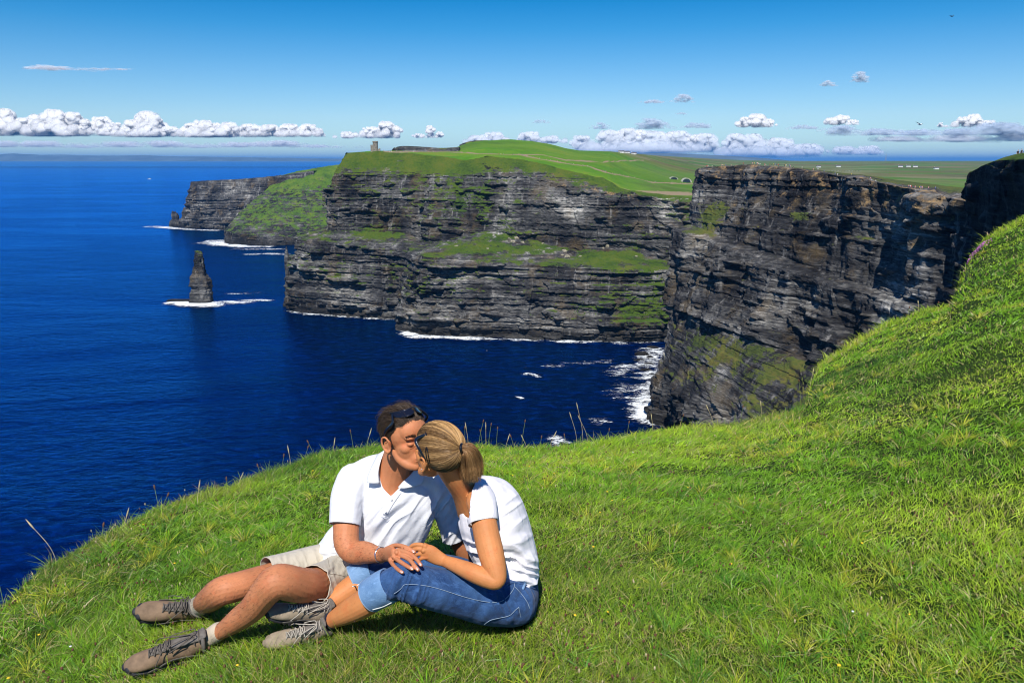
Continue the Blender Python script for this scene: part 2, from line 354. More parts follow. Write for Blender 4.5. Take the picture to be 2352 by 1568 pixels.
# ---- sea stack
def build_stack():
    d0 = PZ(465, 697).y
    prof = [(576,446,459),(579,444,464),(583,443,468),(592,443,470),(604,443,471),(618,441,473),(630,439,475),(633,436,477),(640,435,483),(645,434,488),(668,434,488),(680,437,487),(697,437,489),(712,434,494)]
    prof = prof[::-1]; pts = []
    na, nv = 150, 130
    vy = np.array([p[0] for p in prof], float); L = np.array([p[1] for p in prof], float); Rr = np.array([p[2] for p in prof], float)
    t = np.linspace(0, 1, nv); yy = 712+(577-712)*t
    l = np.interp(-yy, -vy, L); r = np.interp(-yy, -vy, Rr)
    ang = np.linspace(0, 2*np.pi, na+1)[:-1]
    out = np.zeros((nv, na, 3))
    for i in range(nv):
        a, b = PY(l[i], yy[i], d0+8), PY(r[i], yy[i], d0+8); c = (a+b)/2; hw = (b.x-a.x)/2; hd = hw*.75
        sq = (np.abs(np.cos(ang))**4+np.abs(np.sin(ang))**4)**-.25
        out[i, :, 0] = c.x+hw*np.cos(ang)*sq; out[i, :, 1] = d0+8+hd*np.sin(ang)*sq; out[i, :, 2] = c.z
    s = ang[None, :]*16+np.zeros((nv, 1)); c0 = out.mean(axis=1, keepdims=True); dr = out-c0; dr[..., 2] = 0; ln = np.linalg.norm(dr, axis=-1, keepdims=True); dr /= ln+1e-6
    D = strata_disp(s, out, .3, 91, cell=.5)-1.0+1.8*fbm(out[..., 0]/5, out[..., 1]/5, out[..., 2]/6, seed=5)
    out += dr*D[..., None]
    f = grid_faces(nv, na+1); 
    i = np.arange(nv*na).reshape(nv, na); j = np.roll(i, -1, 1)
    f = np.stack([i[:-1], j[:-1], j[1:], i[1:]], -1).reshape(-1, 4)
    vs = np.concatenate([out.reshape(-1, 3), out[-1].mean(0)[None]+[0, 0, 1.0]]); k = nv*na
    cap = np.stack([i[-1], j[-1], np.full(na, k), np.full(na, k)], -1)
    vg = np.concatenate([(np.interp(out[..., 2].ravel(), [SEA, SEA+30, SEA+66], [-.3, .05, .32])), [.4]])
    o = mesh_np('sea_stack', vs, np.concatenate([f]), M_ROCK, attrs={'veg': vg})
    capo = None
    bm = bmesh.new(); bm.from_mesh(o.data); bm.verts.ensure_lookup_table()
    for a, b in zip(i[-1], j[-1]): bm.faces.new((bm.verts[a], bm.verts[b], bm.verts[k]))
    bm.to_mesh(o.data); bm.free()
    return o
stack = build_stack(); tag(stack, 'tall narrow rock pillar standing alone in the blue sea with white surf round its foot', 'sea stack')
def boulder(name, c, size, seed, mat, flat=.6, parent=None):
    bm = bmesh.new(); bmesh.ops.create_icosphere(bm, subdivisions=4, radius=1.0)
    me = bpy.data.meshes.new(name); bm.to_mesh(me); bm.free()
    co = np.empty(len(me.vertices)*3); me.vertices.foreach_get('co', co); co = co.reshape(-1, 3)
    n = fbm(co[:, 0]*1.3, co[:, 1]*1.3, co[:, 2]*1.3, seed=seed, oct=4); q = np.round(co[:, 2]*4+n*2)/4
    co *= (1+.55*n+.12*np.sin(q*9))[:, None]; co *= np.array(size)
    me.vertices.foreach_set('co', co.ravel().astype(np.float32)); me.materials.append(mat); me.attributes.new('veg', 'FLOAT', 'POINT')
    me.attributes['veg'].data.foreach_set('value', np.full(len(co), -.8, np.float32))
    o = bpy.data.objects.new(name, me); COL.objects.link(o); o.location = c
    if parent: o.parent = parent
    return o
reef = PZ(412, 694)
o = boulder('rock_reef', (reef.x, reef.y+8, SEA), (19, 7, 2.6), 4, M_ROCK); tag(o, 'low dark rock shelf awash beside the foot of the sea pillar', 'rock')
for i, (vx, vy, sx, sz) in enumerate([(400, 521, 14, 42), (414, 522, 10, 22), (426, 523, 16, 58)]):
    p = PZ(vx, vy); o = boulder('sea_rock', (p.x, p.y+12, SEA), (sx, 14, sz), 40+i, M_ROCK)
    tag(o, ['dark pointed rock standing farthest out off the far headland tip', 'low dark rock between the two pointed rocks off the far headland', 'tall dark rock leaning on the tip of the far headland'][i], 'rock', 'rocks off the far headland')
o = boulder('rock_pinnacle', tuple(PZ(661, 712)+Vector((0, 14, 0))), (5.0, 5, 68), 66, M_ROCK)
tag(o, 'slim rock pinnacle standing against the left corner of the middle cliff', 'rock')
o.location.z = SEA+5
for i, (vx, vy, s) in enumerate([(1478, 815, 8), (1493, 822, 6), (1470, 827, 5), (1488, 836, 5), (1500, 800, 7), (1482, 850, 5), (1498, 860, 4)]):
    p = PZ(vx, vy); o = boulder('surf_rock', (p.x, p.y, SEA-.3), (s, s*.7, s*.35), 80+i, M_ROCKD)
    tag(o, ['flat dark boulder nearest the top of the surf patch below the right cliff','dark boulder second from the top in the surf below the right cliff','small dark boulder farthest left in the surf below the right cliff','small dark boulder in the middle of the surf below the right cliff','uppermost dark boulder against the foot of the right cliff','low dark boulder just under the middle one in the surf','lowest small dark boulder in the surf below the right cliff'][i], 'rock', 'boulders in the surf at the foot of the right cliff')

# ---- plateau, hill and plain behind the cliffs
def land_material():
    m, N, b, out = new_mat('pasture_and_moor')
    geo = N.add('ShaderNodeNewGeometry'); pos = geo.outputs['Position']
    n1 = N.noise(pos, .006, 5, .6); n2 = N.noise(pos, .06, 5, .7)
    at = N.add('ShaderNodeAttribute', attribute_name='moor'); ap = N.add('ShaderNodeAttribute', attribute_name='bare')
    v = N.math('ADD', N.math('MULTIPLY', n1, .65), N.math('MULTIPLY', n2, .35))
    g = N.ramp(v, [(.38, (.035, .12, .006)), (.48, (.06, .19, .008)), (.57, (.10, .22, .012)), (.66, (.19, .20, .03))])
    n3 = N.noise(pos, .0022, 6, .7)
    vo = N.add('ShaderNodeTexVoronoi', distance='CHEBYCHEV'); vo.inputs['Scale'].default_value = .0042; N.l.new(pos, vo.inputs['Vector']); vs_ = N.add('ShaderNodeSeparateColor'); N.l.new(vo.outputs['Color'], vs_.inputs[0])
    g = N.mix(N.math('MULTIPLY', vs_.outputs[0], .45), g, (.16, .19, .03)); 
    mo = N.ramp(n3, [(.35, (.055, .075, .02)), (.48, (.14, .13, .045)), (.6, (.09, .115, .02)), (.7, (.24, .20, .09))])
    mo = N.mix(N.math('MULTIPLY', N.smooth(vs_.outputs[1], .35, .7), .55), mo, (.05, .17, .012)); mo = N.mix(N.math('MULTIPLY', N.smooth(vs_.outputs[2], .6, .9), .5), mo, (.22, .20, .11))
    c = N.mix(at.outputs['Fac'], g, mo)
    c = N.mix(N.smooth(N.math('ADD', ap.outputs['Fac'], N.math('MULTIPLY', N.math('SUBTRACT', n2, .5), .8)), .45, .6), c, (.26, .20, .12))
    N.l.new(c, b.inputs['Base Color']); b.inputs['Roughness'].default_value = .95; b.inputs['Specular IOR Level'].default_value = .1
    return m
skyv = [(760,354),(792,352.5),(850,348),(900,346.5),(1000,346),(1050,338),(1080,327),(1110,323.5),(1170,321.5),(1220,324),(1265,332),(1300,341),(1330,346),(1400,348),(1450,352),(1500,357),(1600,363),(1700,368),(1850,369.9),(2100,369.8),(2300,369.8),(2600,369.8)]
rimv = [(760,372),(792,354.5),(850,350.5),(900,351),(1000,364),(1055,372),(1118,364),(1195,369),(1240,382),(1290,392),(1385,413),(1445,440),(1610,458),(1740,460),(2600,490)]
rimY = [(760,1030),(975,1022),(1010,1012),(1118,983),(1195,983),(1290,958),(1385,943),(1445,918),(1610,898),(1740,880),(2600,800)]
skyY = [(760,1150),(792,1150),(900,1300),(1000,1350),(1080,1600),(1170,1650),(1300,1700),(1400,1900),(1500,3500),(1600,6500),(1700,9000),(2600,9000)]
def li(tab, x): return np.interp(x, [a for a, _ in tab], [b for _, b in tab])
LX = np.linspace(796, 2600, 900); NR = 260
tt = np.linspace(0, 1, NR)
L = np.zeros((NR+14, 900, 3)); moor = np.zeros((NR+14, 900)); bare = np.zeros((NR+14, 900))
def land_point(vx, t):
    ry, sy = li(rimY, vx)-6, li(skyY, vx); rv, sv = li(rimv, vx)+1.5, li(skyv, vx)
    Y = ry*(sy/ry)**t; vy = rv+(sv-rv)*np.sin(np.pi/2*t)**(.9)
    return vy, Y
for i in range(NR):
    vy, Y = land_point(LX, tt[i]); t = (vy-784)/FV; d = Y/(CP-SP*t)
    L[i, :, 0] = (LX-1176)/FV*d; L[i, :, 1] = Y; L[i, :, 2] = -d*(SP+CP*t)
for k in range(14):
    L[NR+k] = L[NR-1]; L[NR+k, :, 1] += (k+1)**2*60*(L[NR-1, :, 1]/1500)**.8; L[NR+k, :, 0] *= L[NR+k, :, 1]/L[NR-1, :, 1]; L[NR+k, :, 2] -= (k+1)**1.3*np.interp(LX, [760, 1400, 1700], [6, 8, 1.5])
L[:NR, :, 2] -= (1-sstep(tt, 0, .10))[:, None]*np.interp(LX, [800, 1000, 1100], [9, 8, 5])[None]
far = sstep(L[..., 1], 1700, 3000)
L[..., 2] += (1-far)*(3.0*fbm(L[..., 0]/70, L[..., 1]/90, seed=8, oct=4))*sstep(np.arange(NR+14)/NR, 0, .15)[:, None]*(1-sstep(np.arange(NR+14)/NR, .8, 1))[:, None]
moor = np.clip(sstep(L[..., 1], 1500, 2600)*1.0 + sstep(LX, 1380, 1560)[None, :]*.35, 0, 1)
VX2 = LX[None, :]+np.zeros((NR+14, 1)); vyg = np.zeros((NR+14, 900)); 
for i in range(NR): vyg[i] = land_point(LX, tt[i])[0]
def stripe(pts, w):
    xs = [p[0] for p in pts]; ys = [p[1] for p in pts]; c = np.interp(VX2, xs, ys, left=-999, right=-999)
    return np.clip(1-np.abs(vyg-c)/w, 0, 1)
TR1 = [(880,350),(1000,350),(1120,352),(1190,353),(1240,366),(1300,378),(1350,385),(1400,400),(1450,409),(1500,417),(1560,421),(1610,423)]
TR2 = [(1190,353),(1250,358),(1300,370),(1370,374),(1430,369),(1480,368)]
gb = lambda x, y, w, h, k: k*np.exp(-((VX2-x)/w)**2-((vyg-y)/h)**2)
bare = np.clip(gb(1500, 396, 60, 12, .4)+gb(1570, 378, 50, 8, .38)+gb(1330, 366, 50, 6, .35)+gb(1420, 385, 40, 8, .3)+gb(1560, 440, 60, 5, .35)+.75*stripe(TR1, 3.2)+.8*stripe(TR2, 2.6)+.7*stripe([(1390,418),(1450,434),(1500,437),(1600,446)], 4), 0, 1)
land = mesh_np('land', L.reshape(-1, 3), grid_faces(NR+14, 900), land_material(), smooth=True, attrs={'moor': moor.ravel(), 'bare': bare.ravel()}); tag(land, kind='structure')
def land_at(vx, vy):
    t = np.linspace(0, 1, 400); a, b = land_point(np.full(400, float(vx)), t)
    i = int(np.argmin(np.abs(a-vy))); return PY(vx, vy, float(b[i]))

# ---- pale fallen blocks on the grassy ledge
_B = None
from mathutils.bvhtree import BVHTree as _BV
_bt = _BV.FromPolygons([v.co.copy() for v in cliffA.data.vertices], [tuple(p.vertices) for p in cliffA.data.polygons])
for i, (vx, vy, s_) in enumerate([(1188,548,5.5),(1178,556,4.5),(1199,558,4),(1170,549,3),(1297,578,5.5),(1303,590,5),(1291,587,3.5),(1397,566,4.5),(1386,571,3.5),(1333,590,3),(1048,566,3),(1120,572,2.6),(1246,560,2.6),(1462,590,3)]):
    h = _bt.ray_cast(Vector((0, 0, 0)), V(vx, vy, 1).normalized())
    if h[0] is None: continue
    o = boulder('fallen_block', tuple(h[0]+Vector((0, 1.5, 0))), (s_*.6, s_*.5, s_*.4), 200+i, M_PALE)
    tag(o, ['largest pale block of the left pile on the grassy ledge','second pale block of the left pile on the ledge','right hand block of the left pile on the ledge','smallest block of the left pile on the ledge','top block of the middle pile on the grassy ledge','lower block of the middle pile on the ledge','small left block of the middle pile on the ledge','larger pale block of the right pile on the ledge','smaller pale block of the right pile on the ledge','lone pale block between the middle and right piles','lone small block near the left end of the ledge','tiny block left of the left pile on the ledge','tiny block between the left and middle piles','lone block at the right end of the grassy ledge'][i], 'rock', 'fallen blocks on the grassy ledge')

# ---- low rock scarp on the skyline beside the tower (old quarry face)
sc = []
for vx, vt, vb in [(900,345,348),(906,337,348),(925,335.5,348),(960,337,348),(990,339,348),(1010,341,349),(1055,338,347)]:
    sc.append((vx, vt, vb))
rr = [[PY(a, c+2, 1215) for a, b_, c in sc], [PY(a, b_, 1222) for a, b_, c in sc], [PY(a+2, b_-.2, 1260) for a, b_, c in sc], [PY(a+2, b_+6, 1400) for a, b_, c in sc]]
scarp, _ = build_cliff('rock_scarp', rr, 1.1, 55, M_ROCKB, rock=[.25, .25, .05, .05], veg=[-.3, .1, 1, 1], amp=.6, flip=-1, ledge_noise=.3)
tag(scarp, 'dark low rock scarp on the clifftop skyline just right of the tower', 'rock scarp')
rr = [[PY(a, c, 1560) for a, b_, c in [(1055,333,336),(1064,329,334),(1076,326,332),(1092,323.5,328),(1120,323,327)]], [PY(a, b_, 1575) for a, b_, c in [(1055,333,336),(1064,329,334),(1076,325.5,332),(1092,322.8,328),(1120,322.3,327)]]]
scarp2, _ = build_cliff('rock_outcrop', rr, .9, 56, M_ROCKB, rock=[.15, .15], veg=[0, .3], amp=.6, flip=-1); tag(scarp2, 'small dark outcrop on the left brow of the green hilltop', 'rock outcrop')

# ---- distant coast and hills
def far_ridge(name, pts, Y, mat, base_vy, depth=2500, bump=14, seed=1):
    n = 400; xs = np.linspace(pts[0][0], pts[-1][0], n); ys = np.interp(xs, [p[0] for p in pts], [p[1] for p in pts])
    rows = np.zeros((24, n, 3))
    for j in range(24):
        t = j/23; prof = math.sin(min(1, t*2)*math.pi/2) if t < .5 else math.cos((t-.5)*math.pi)
        for i in range(n):
            top = PY(xs[i], ys[i], Y); bot = PY(xs[i], base_vy, Y)
            zz = bot.z+(top.z-bot.z)*prof
            rows[j, i] = (top.x*(1+(t-.5)*depth/Y), Y+(t-.5)*depth, zz)
    w = np.sin(np.linspace(0, np.pi, 24))[:, None]
    rows[..., 2] += bump*w*fbm(rows[..., 0]/900, rows[..., 1]/500, seed=seed, oct=4)
    o = mesh_np(name, rows.reshape(-1, 3), grid_faces(24, n), mat, smooth=True); tag(o, kind='structure'); return o
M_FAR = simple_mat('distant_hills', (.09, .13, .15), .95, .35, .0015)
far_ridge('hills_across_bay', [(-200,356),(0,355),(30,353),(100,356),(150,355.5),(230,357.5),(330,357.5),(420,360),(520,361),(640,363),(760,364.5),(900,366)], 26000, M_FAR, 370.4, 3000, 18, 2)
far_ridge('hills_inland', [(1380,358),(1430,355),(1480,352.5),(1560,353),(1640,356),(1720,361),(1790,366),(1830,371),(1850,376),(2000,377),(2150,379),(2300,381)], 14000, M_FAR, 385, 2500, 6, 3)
far_ridge('moor_rise', [(1850,376),(1960,371.6),(2010,370.6),(2060,371),(2120,372.5),(2180,374),(2300,376)], 7600, simple_mat('moor', (.06, .075, .03), .95, .4, .004), 378, 900, 3, 5)

# ---- sea
def sea_material():
    m, N, b, out = new_mat('sea_water')
    geo = N.add('ShaderNodeNewGeometry'); pos = geo.outputs['Position']
    w1 = N.noise(pos, 1.0, 6, .62, .4, (.09, .16, .1)); w2 = N.noise(pos, 1.0, 3, .5, 0, (.012, .02, .02)); w3 = N.noise(pos, .0012, 4, .5)
    calm = N.smooth(N.noise(pos, 1.0, 4, .6, .5, (.002, .0045, .003)), .35, .65, .45, 1.25); h = N.math('MULTIPLY', N.math('ADD', N.math('MULTIPLY', w1, 1.0), N.math('MULTIPLY', w2, 1.8)), calm)
    bn = N.add('ShaderNodeBump', inp={'Strength': .7, 'Distance': 2.0, 'Height': h}); N.l.new(bn.outputs[0], b.inputs['Normal'])
    c = N.ramp(N.math('ADD', N.math('MULTIPLY', w1, .7), N.math('MULTIPLY', w3, .3)), [(.38, (.0, .001, .014)), (.5, (.0, .005, .045)), (.60, (.0, .014, .11))])
    N.l.new(c, b.inputs['Base Color']); b.inputs['Roughness'].default_value = .6; b.inputs['Specular IOR Level'].default_value = 0.0
    fr = N.add('ShaderNodeFresnel', inp={'IOR': 1.33}); N.l.new(bn.outputs[0], fr.inputs['Normal'])
    gl = N.add('ShaderNodeBsdfGlossy', inp={'Color': (.04, .40, 1.0, 1), 'Roughness': .14}); N.l.new(bn.outputs[0], gl.inputs['Normal'])
    ms = N.add('ShaderNodeMixShader'); N.l.new(N.math('MULTIPLY', fr.outputs[0], 1.15, clamp=True), ms.inputs[0]); N.l.new(b.outputs[0], ms.inputs[1]); N.l.new(gl.outputs[0], ms.inputs[2]); N.l.new(ms.outputs[0], out.inputs[0])
    return m
S = 120000
gx = np.concatenate([-np.geomspace(S, 100, 24), [0], np.geomspace(100, S, 24)]); gy = gx
X, Y = np.meshgrid(gx, gy, indexing='xy')
sea = mesh_np('sea', np.stack([X, Y, np.full_like(X, SEA)], -1).reshape(-1, 3), grid_faces(len(gy), len(gx)), sea_material(), smooth=True); tag(sea, kind='structure')

def foam_material():
    m, N, b, out = new_mat('sea_foam')
    geo = N.add('ShaderNodeNewGeometry'); pos = geo.outputs['Position']
    at = N.add('ShaderNodeAttribute', attribute_name='foam')
    n = N.noise(pos, 1.0, 8, .72, .8, (.035, .06, .05)); n2 = N.noise(pos, 1.0, 6, .7, 1.2, (.16, .3, .1))
    n3 = N.noise(pos, 1.0, 4, .7, .5, (.5, .8, .1)); v = N.math('ADD', N.math('MULTIPLY', at.outputs['Fac'], .9), N.math('MULTIPLY', N.math('SUBTRACT', n, .5), 3.2)); v = N.math('ADD', v, N.math('MULTIPLY', N.math('SUBTRACT', n2, .5), 2.4)); v = N.math('ADD', v, N.math('MULTIPLY', N.math('SUBTRACT', n3, .5), 1.2))
    a = N.smooth(v, .34, .98)
    b.inputs['Base Color'].default_value = (.82, .86, .87, 1); b.inputs['Roughness'].default_value = .8
    N.l.new(a, b.inputs['Alpha']); return m
M_FOAM = foam_material()
def foam_strip(pts, name='surf_foam', z=.35):
    """pts: (vx, vy, half width in metres, density)"""
    P = [(PZ(a, b), w*1.6, q) for a, b, w, q in pts]
    xs = np.array([p[0].x for p in P]); ys = np.array([p[0].y for p in P]); ws = np.array([p[1] for p in P]); qs = np.array([p[2] for p in P])
    s = np.concatenate([[0], np.cumsum(np.hypot(np.diff(xs), np.diff(ys)))]); n = max(12, int(s[-1]/4)); t = np.linspace(0, s[-1], n)
    x, y, w, q = (np.interp(t, s, k) for k in (xs, ys, ws, qs)); dx, dy = np.gradient(x), np.gradient(y); l = np.hypot(dx, dy); nx, ny = -dy/l, dx/l
    m = 13; u = np.linspace(-1, 1, m)
    co = np.zeros((n, m, 3)); co[..., 0] = x[:, None]+nx[:, None]*w[:, None]*u; co[..., 1] = y[:, None]+ny[:, None]*w[:, None]*u; co[..., 2] = SEA+z+.9*(1-np.abs(u))*np.clip(q, 0, 1)[:, None]
    e = np.minimum(1, np.minimum(np.arange(n), np.arange(n)[::-1])/4.0)
    fo = q[:, None]*(1-np.abs(u)[None, :]**2)*e[:, None] - .35*(np.abs(u)[None, :]**3) - .5*(1-e[:, None])
    o = mesh_np(name, co.reshape(-1, 3), grid_faces(n, m), M_FOAM, smooth=True, attrs={'foam': fo.ravel()}); tag(o, kind='stuff', cat='foam', label='white surf foam lying on the water'); return o
FOAM = [
 ([(366,694,6,.3),(400,696,14,.9),(440,700,16,1.2),(480,700,20,1.2),(520,696,16,.8),(570,692,14,.7),(610,690,10,.45),(650,686,7,.2)], 'white surf streaming right from the foot of the sea pillar'),
 ([(500,676,8,.25),(560,674,10,.25),(630,672,7,.2)], 'thin broken foam on the water right of the sea pillar'),
 ([(640,712,3,.3),(700,721,5,.65),(780,727,5,.75),(860,732,5,.6),(925,735,6,.7)], 'thin white surf line along the left part of the middle cliff'),
 ([(895,766,5,.5),(925,764,9,1.2),(960,773,10,1.1),(1010,775,6,.8),(1070,777,10,1.0),(1130,780,6,.6),(1240,783,6,.6),(1360,786,6,.45),(1470,787,9,.6),(1530,788,12,1.0)], 'white surf line below the middle cliff front'),
 ([(1494,792,12,.6),(1502,820,14,.7),(1494,850,12,.45),(1500,880,10,.6),(1490,905,13,.6),(1492,940,15,1.0),(1515,966,15,1.2),(1560,985,13,1.1)], 'wide churning surf at the foot of the right cliff'),
 ([(1420,830,14,.25),(1450,845,18,.4),(1440,880,16,.25),(1450,930,14,.4)], 'loose foam patches drifting off the right cliff'),
 ([(318,522,20,.5),(360,521,22,.8),(392,524,18,.9),(440,528,14,.8),(515,530,14,.8)], 'white surf line along the far headland'),
 ([(455,556,20,.3),(490,555,40,.8),(515,562,26,1.2),(560,567,16,1.0),(640,567,12,.75)], 'white surf round the low grassy headland'),
 ([(520,573,12,.5),(600,573,12,.6),(670,572,12,.45)], 'upper streak of foam left of the middle cliff'),
 ([(545,585,12,.5),(620,583,12,.7),(675,585,12,.55)], 'lower streak of foam left of the middle cliff'),
 ([(1205,868,7,.3),(1222,862,9,1.0),(1240,858,5,.35)], 'small white foam patch in the dark bay'),
 ([(1180,918,4,.3),(1195,915,5,.95),(1206,912,3,.3)], 'small white foam fleck nearer the grass edge in the bay'),
 ([(1140,846,4,.1),(1300,838,6,.3),(1440,828,8,.35)], 'faint line of foam across the dark bay'),
 ([(1235,1000,5,.3),(1265,1000,6,.65),(1290,1020,7,.95),(1300,1040,6,.8)], 'foam on rocks just below the grass edge'),
 ([(1330,975,5,.2),(1370,968,7,.5),(1420,962,6,.35)], 'foam flecks left of the right cliff foot')]
for pts, lab in FOAM:
    foam_strip(pts)['label'] = lab
# ================================================================ near headland and its grass
RIM = [(-180,None,40),(-90,None,16),(-60,None,5.0),(0,1392,4.1),(95,1300,4.3),(200,1240,4.6),(330,1180,4.9),(430,1140,5.2),(530,1112,5.5),(620,1080,5.8),(700,1046,6.0),(780,1028,6.2),(870,1018,6.4),(1000,1022,6.5),(1150,1022,6.6),(1300,1024,6.8),(1380,1012,7.0),(1450,994,7.3),(1560,980,7.8),(1700,968,8.4),(1800,945,9.0),(1850,925,9.8),(1864,880,11.2),(1880,835,12.5),(1950,795,13.4),(2020,748,14.4),(2100,715,15.4),(2185,700,16.2),(2205,640,16.6),(2225,590,17.0),(2260,545,17.5),(2352,488,18.5),(90,None,26),(180,None,40)]
th_, R_, Z_ = [], [], []
for vx, vy, R in RIM:
    if vy is None:
        th_.append(math.radians(vx)); R_.append(R); Z_.append({-180:-1.2,-90:-3.2,-60:-2.9,90:1.2,180:.6}[vx] if vx != 90 else 1.4)
    else:
        p = PY(vx, vy+9, 1.0); h = math.hypot(p.x, p.y); th_.append(math.atan2(p.x, p.y)); R_.append(R); Z_.append(p.z/h*R)
th_, R_, Z_ = map(np.array, (th_, R_, Z_)); o_ = np.argsort(th_); th_, R_, Z_ = th_[o_], R_[o_], Z_[o_]
_tg = np.linspace(-np.pi, np.pi, 2881); _k = np.exp(-.5*(np.linspace(-3, 3, 97))**2); _k /= _k.sum()
def _sm(v): g = np.interp(_tg, th_, v); return np.convolve(np.concatenate([np.full(48, g[0]), g, np.full(48, g[-1])]), _k, 'valid')
Rsm_, Zsm_ = _sm(R_), _sm(Z_)
def ground_z(x, y, bumps=True):
    x = np.asarray(x, float); y = np.asarray(y, float); r = np.hypot(x, y); th = np.arctan2(x, y)
    R = np.interp(th, th_, R_); Zr = np.interp(th, th_, Z_)
    zm = np.interp(th, np.radians([-180, -60, -34, -24, -13, 0, 20, 34, 60, 180]), [-1.45, -1.85, -1.86, -1.75, -1.675, -1.65, -1.62, -1.58, -1.5, -1.45])
    r0 = 2.85; z0 = np.interp(th, np.radians([-180, -60, 0, 60, 180]), [-1.45, -1.6, -1.55, -1.5, -1.45])
    u = np.clip(r/r0, 0, 1); zin = z0+(zm-z0)*u*u
    q = np.clip((r-r0)/np.maximum(R-r0, .1), 0, 1.0)
    Rs, Zs = np.interp(th, _tg, Rsm_), np.interp(th, _tg, Zsm_); qs = np.clip((r-r0)/np.maximum(Rs-r0, .1), 0, 1.1); w = sstep(r/R, .6, 1.0)
    # leave the middle zone with a gentle slope that steepens towards the rim
    zout = (zm+(Zr-zm)*(0.62*q+.38*q*q))*w+(zm+(Zs-zm)*(0.62*qs+.38*qs*qs))*(1-w)
    z = np.where(r < r0, zin, zout)
    if bumps:
        z = z + .035*fbm(x*1.1, y*1.1, seed=3, oct=4)*np.clip((r-1)/3, .15, 1.3)*np.clip(1.15-q*.9, .2, 1) + .030*fbm(x*3.2, y*3.2, seed=4, oct=3) + 0.04*fbm(x*.55, y*.55, seed=14, oct=3)*sstep(r, 7.5, 13)
    over = np.maximum(r-R, 0)
    z = z - np.where(over > 0, .9*over+3.2*over**1.6, 0)
    return z
def soil_material():
    m, N, b, out = new_mat('turf_soil'); geo = N.add('ShaderNodeNewGeometry'); pos = geo.outputs['Position']
    n = N.noise(pos, 6, 5, .7); c = N.ramp(n, [(.35, (.012, .026, .004)), (.55, (.03, .055, .008)), (.7, (.06, .07, .02))])
    sp = N.add('ShaderNodeSeparateXYZ'); N.l.new(geo.outputs['Normal'], sp.inputs[0])
    steep = N.smooth(sp.outputs[2], .35, .6)
    rk = N.ramp(N.noise(pos, 1.0, 6, .65, 0, (.2, .2, 2.0)), [(.35, (.02, .02, .02)), (.6, (.12, .11, .10))])
    N.l.new(N.mix(steep, rk, c), b.inputs['Base Color']); b.inputs['Roughness'].default_value = .95; b.inputs['Specular IOR Level'].default_value = .1
    return m
nth = 720; ths = np.concatenate([np.linspace(-np.pi, -.75, 90)[:-1], np.linspace(-.75, .75, 480), np.linspace(.75, np.pi, 90)[1:]])
fr = np.concatenate([np.linspace(.01, 1, 190), 1+np.geomspace(.01, 1, 60)])
Gx = np.zeros((len(fr), len(ths))); Gy = Gx.copy(); Gz = Gx.copy()
Rth = np.interp(ths, th_, R_)
for i, f in enumerate(fr):
    r = Rth*f if f <= 1 else Rth+((f-1)**1.5)*22
    Gx[i] = r*np.sin(ths); Gy[i] = r*np.cos(ths); Gz[i] = ground_z(Gx[i], Gy[i])
Gz = np.maximum(Gz, SEA-5)
headland = mesh_np('near_headland', np.stack([Gx, Gy, Gz], -1).reshape(-1, 3), grid_faces(*Gx.shape)[:, ::-1], soil_material(), smooth=True); tag(headland, kind='structure')

def blade_material(name, trans=.38, rough=.42, spec=.45):
    m, N, b, out = new_mat(name)
    at = N.add('ShaderNodeAttribute', attribute_name='col'); N.l.new(at.outputs['Color'], b.inputs['Base Color'])
    b.inputs['Roughness'].default_value = rough; b.inputs['Specular IOR Level'].default_value = spec
    geo = N.add('ShaderNodeNewGeometry'); va = N.add('ShaderNodeVectorMath', operation='ADD'); N.l.new(geo.outputs['Normal'], va.inputs[0]); va.inputs[1].default_value = (0, 0, .8); vn_ = N.add('ShaderNodeVectorMath', operation='NORMALIZE'); N.l.new(va.outputs[0], vn_.inputs[0]); N.l.new(vn_.outputs[0], b.inputs['Normal'])
    tr = N.add('ShaderNodeBsdfTranslucent'); N.l.new(N.mix(.35, at.outputs['Color'], (.25, .35, .0)), tr.inputs[0])
    mx = N.add('ShaderNodeMixShader'); mx.inputs[0].default_value = trans; N.l.new(b.outputs[0], mx.inputs[1]); N.l.new(tr.outputs[0], mx.inputs[2]); N.l.new(mx.outputs[0], out.inputs[0])
    return m
M_BLADE = blade_material('grass_blades')
def ribbons(name, base, dirs, length, width, bend, col, mat, K=4, parent=None, taper=1.0, tipcol=None, seed=0):
    """many curved tapering blades as one mesh. base (N,3) dirs (N,3) unit, bend (N,3) sideways droop"""
    r = np.random.default_rng(seed); n = len(base)
    side = np.cross(dirs, r.normal(size=(n, 3))); side /= np.linalg.norm(side, axis=1, keepdims=True)+1e-9
    vs = []; cs = []
    for k in range(K):
        t = k/(K-1)
        c = base+dirs*(length*t)[:, None]+bend*(length*t*t)[:, None]
        if k == K-1: vs.append(c[:, None]); cs.append((col if tipcol is None else tipcol)[:, None])
        else:
            w = width*(1-t**1.5*taper*.85)*.5
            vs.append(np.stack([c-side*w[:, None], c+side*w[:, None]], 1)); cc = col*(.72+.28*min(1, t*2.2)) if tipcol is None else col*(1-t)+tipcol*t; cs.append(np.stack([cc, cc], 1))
    P = np.concatenate(vs, 1); Cc = np.concatenate(cs, 1); nv = 2*(K-1)+1
    tri = []
    for k in range(K-2): a = 2*k; tri += [(a, a+1, a+3), (a, a+3, a+2)]
    a = 2*(K-2); tri.append((a, a+1, a+2))
    F = (np.arange(n)[:, None, None]*nv+np.array(tri)[None]).reshape(-1, 3)
    return mesh_np(name, P.reshape(-1, 3), F, mat, parent=parent, attrs={'col': Cc.reshape(-1, 3)}, smooth=True)
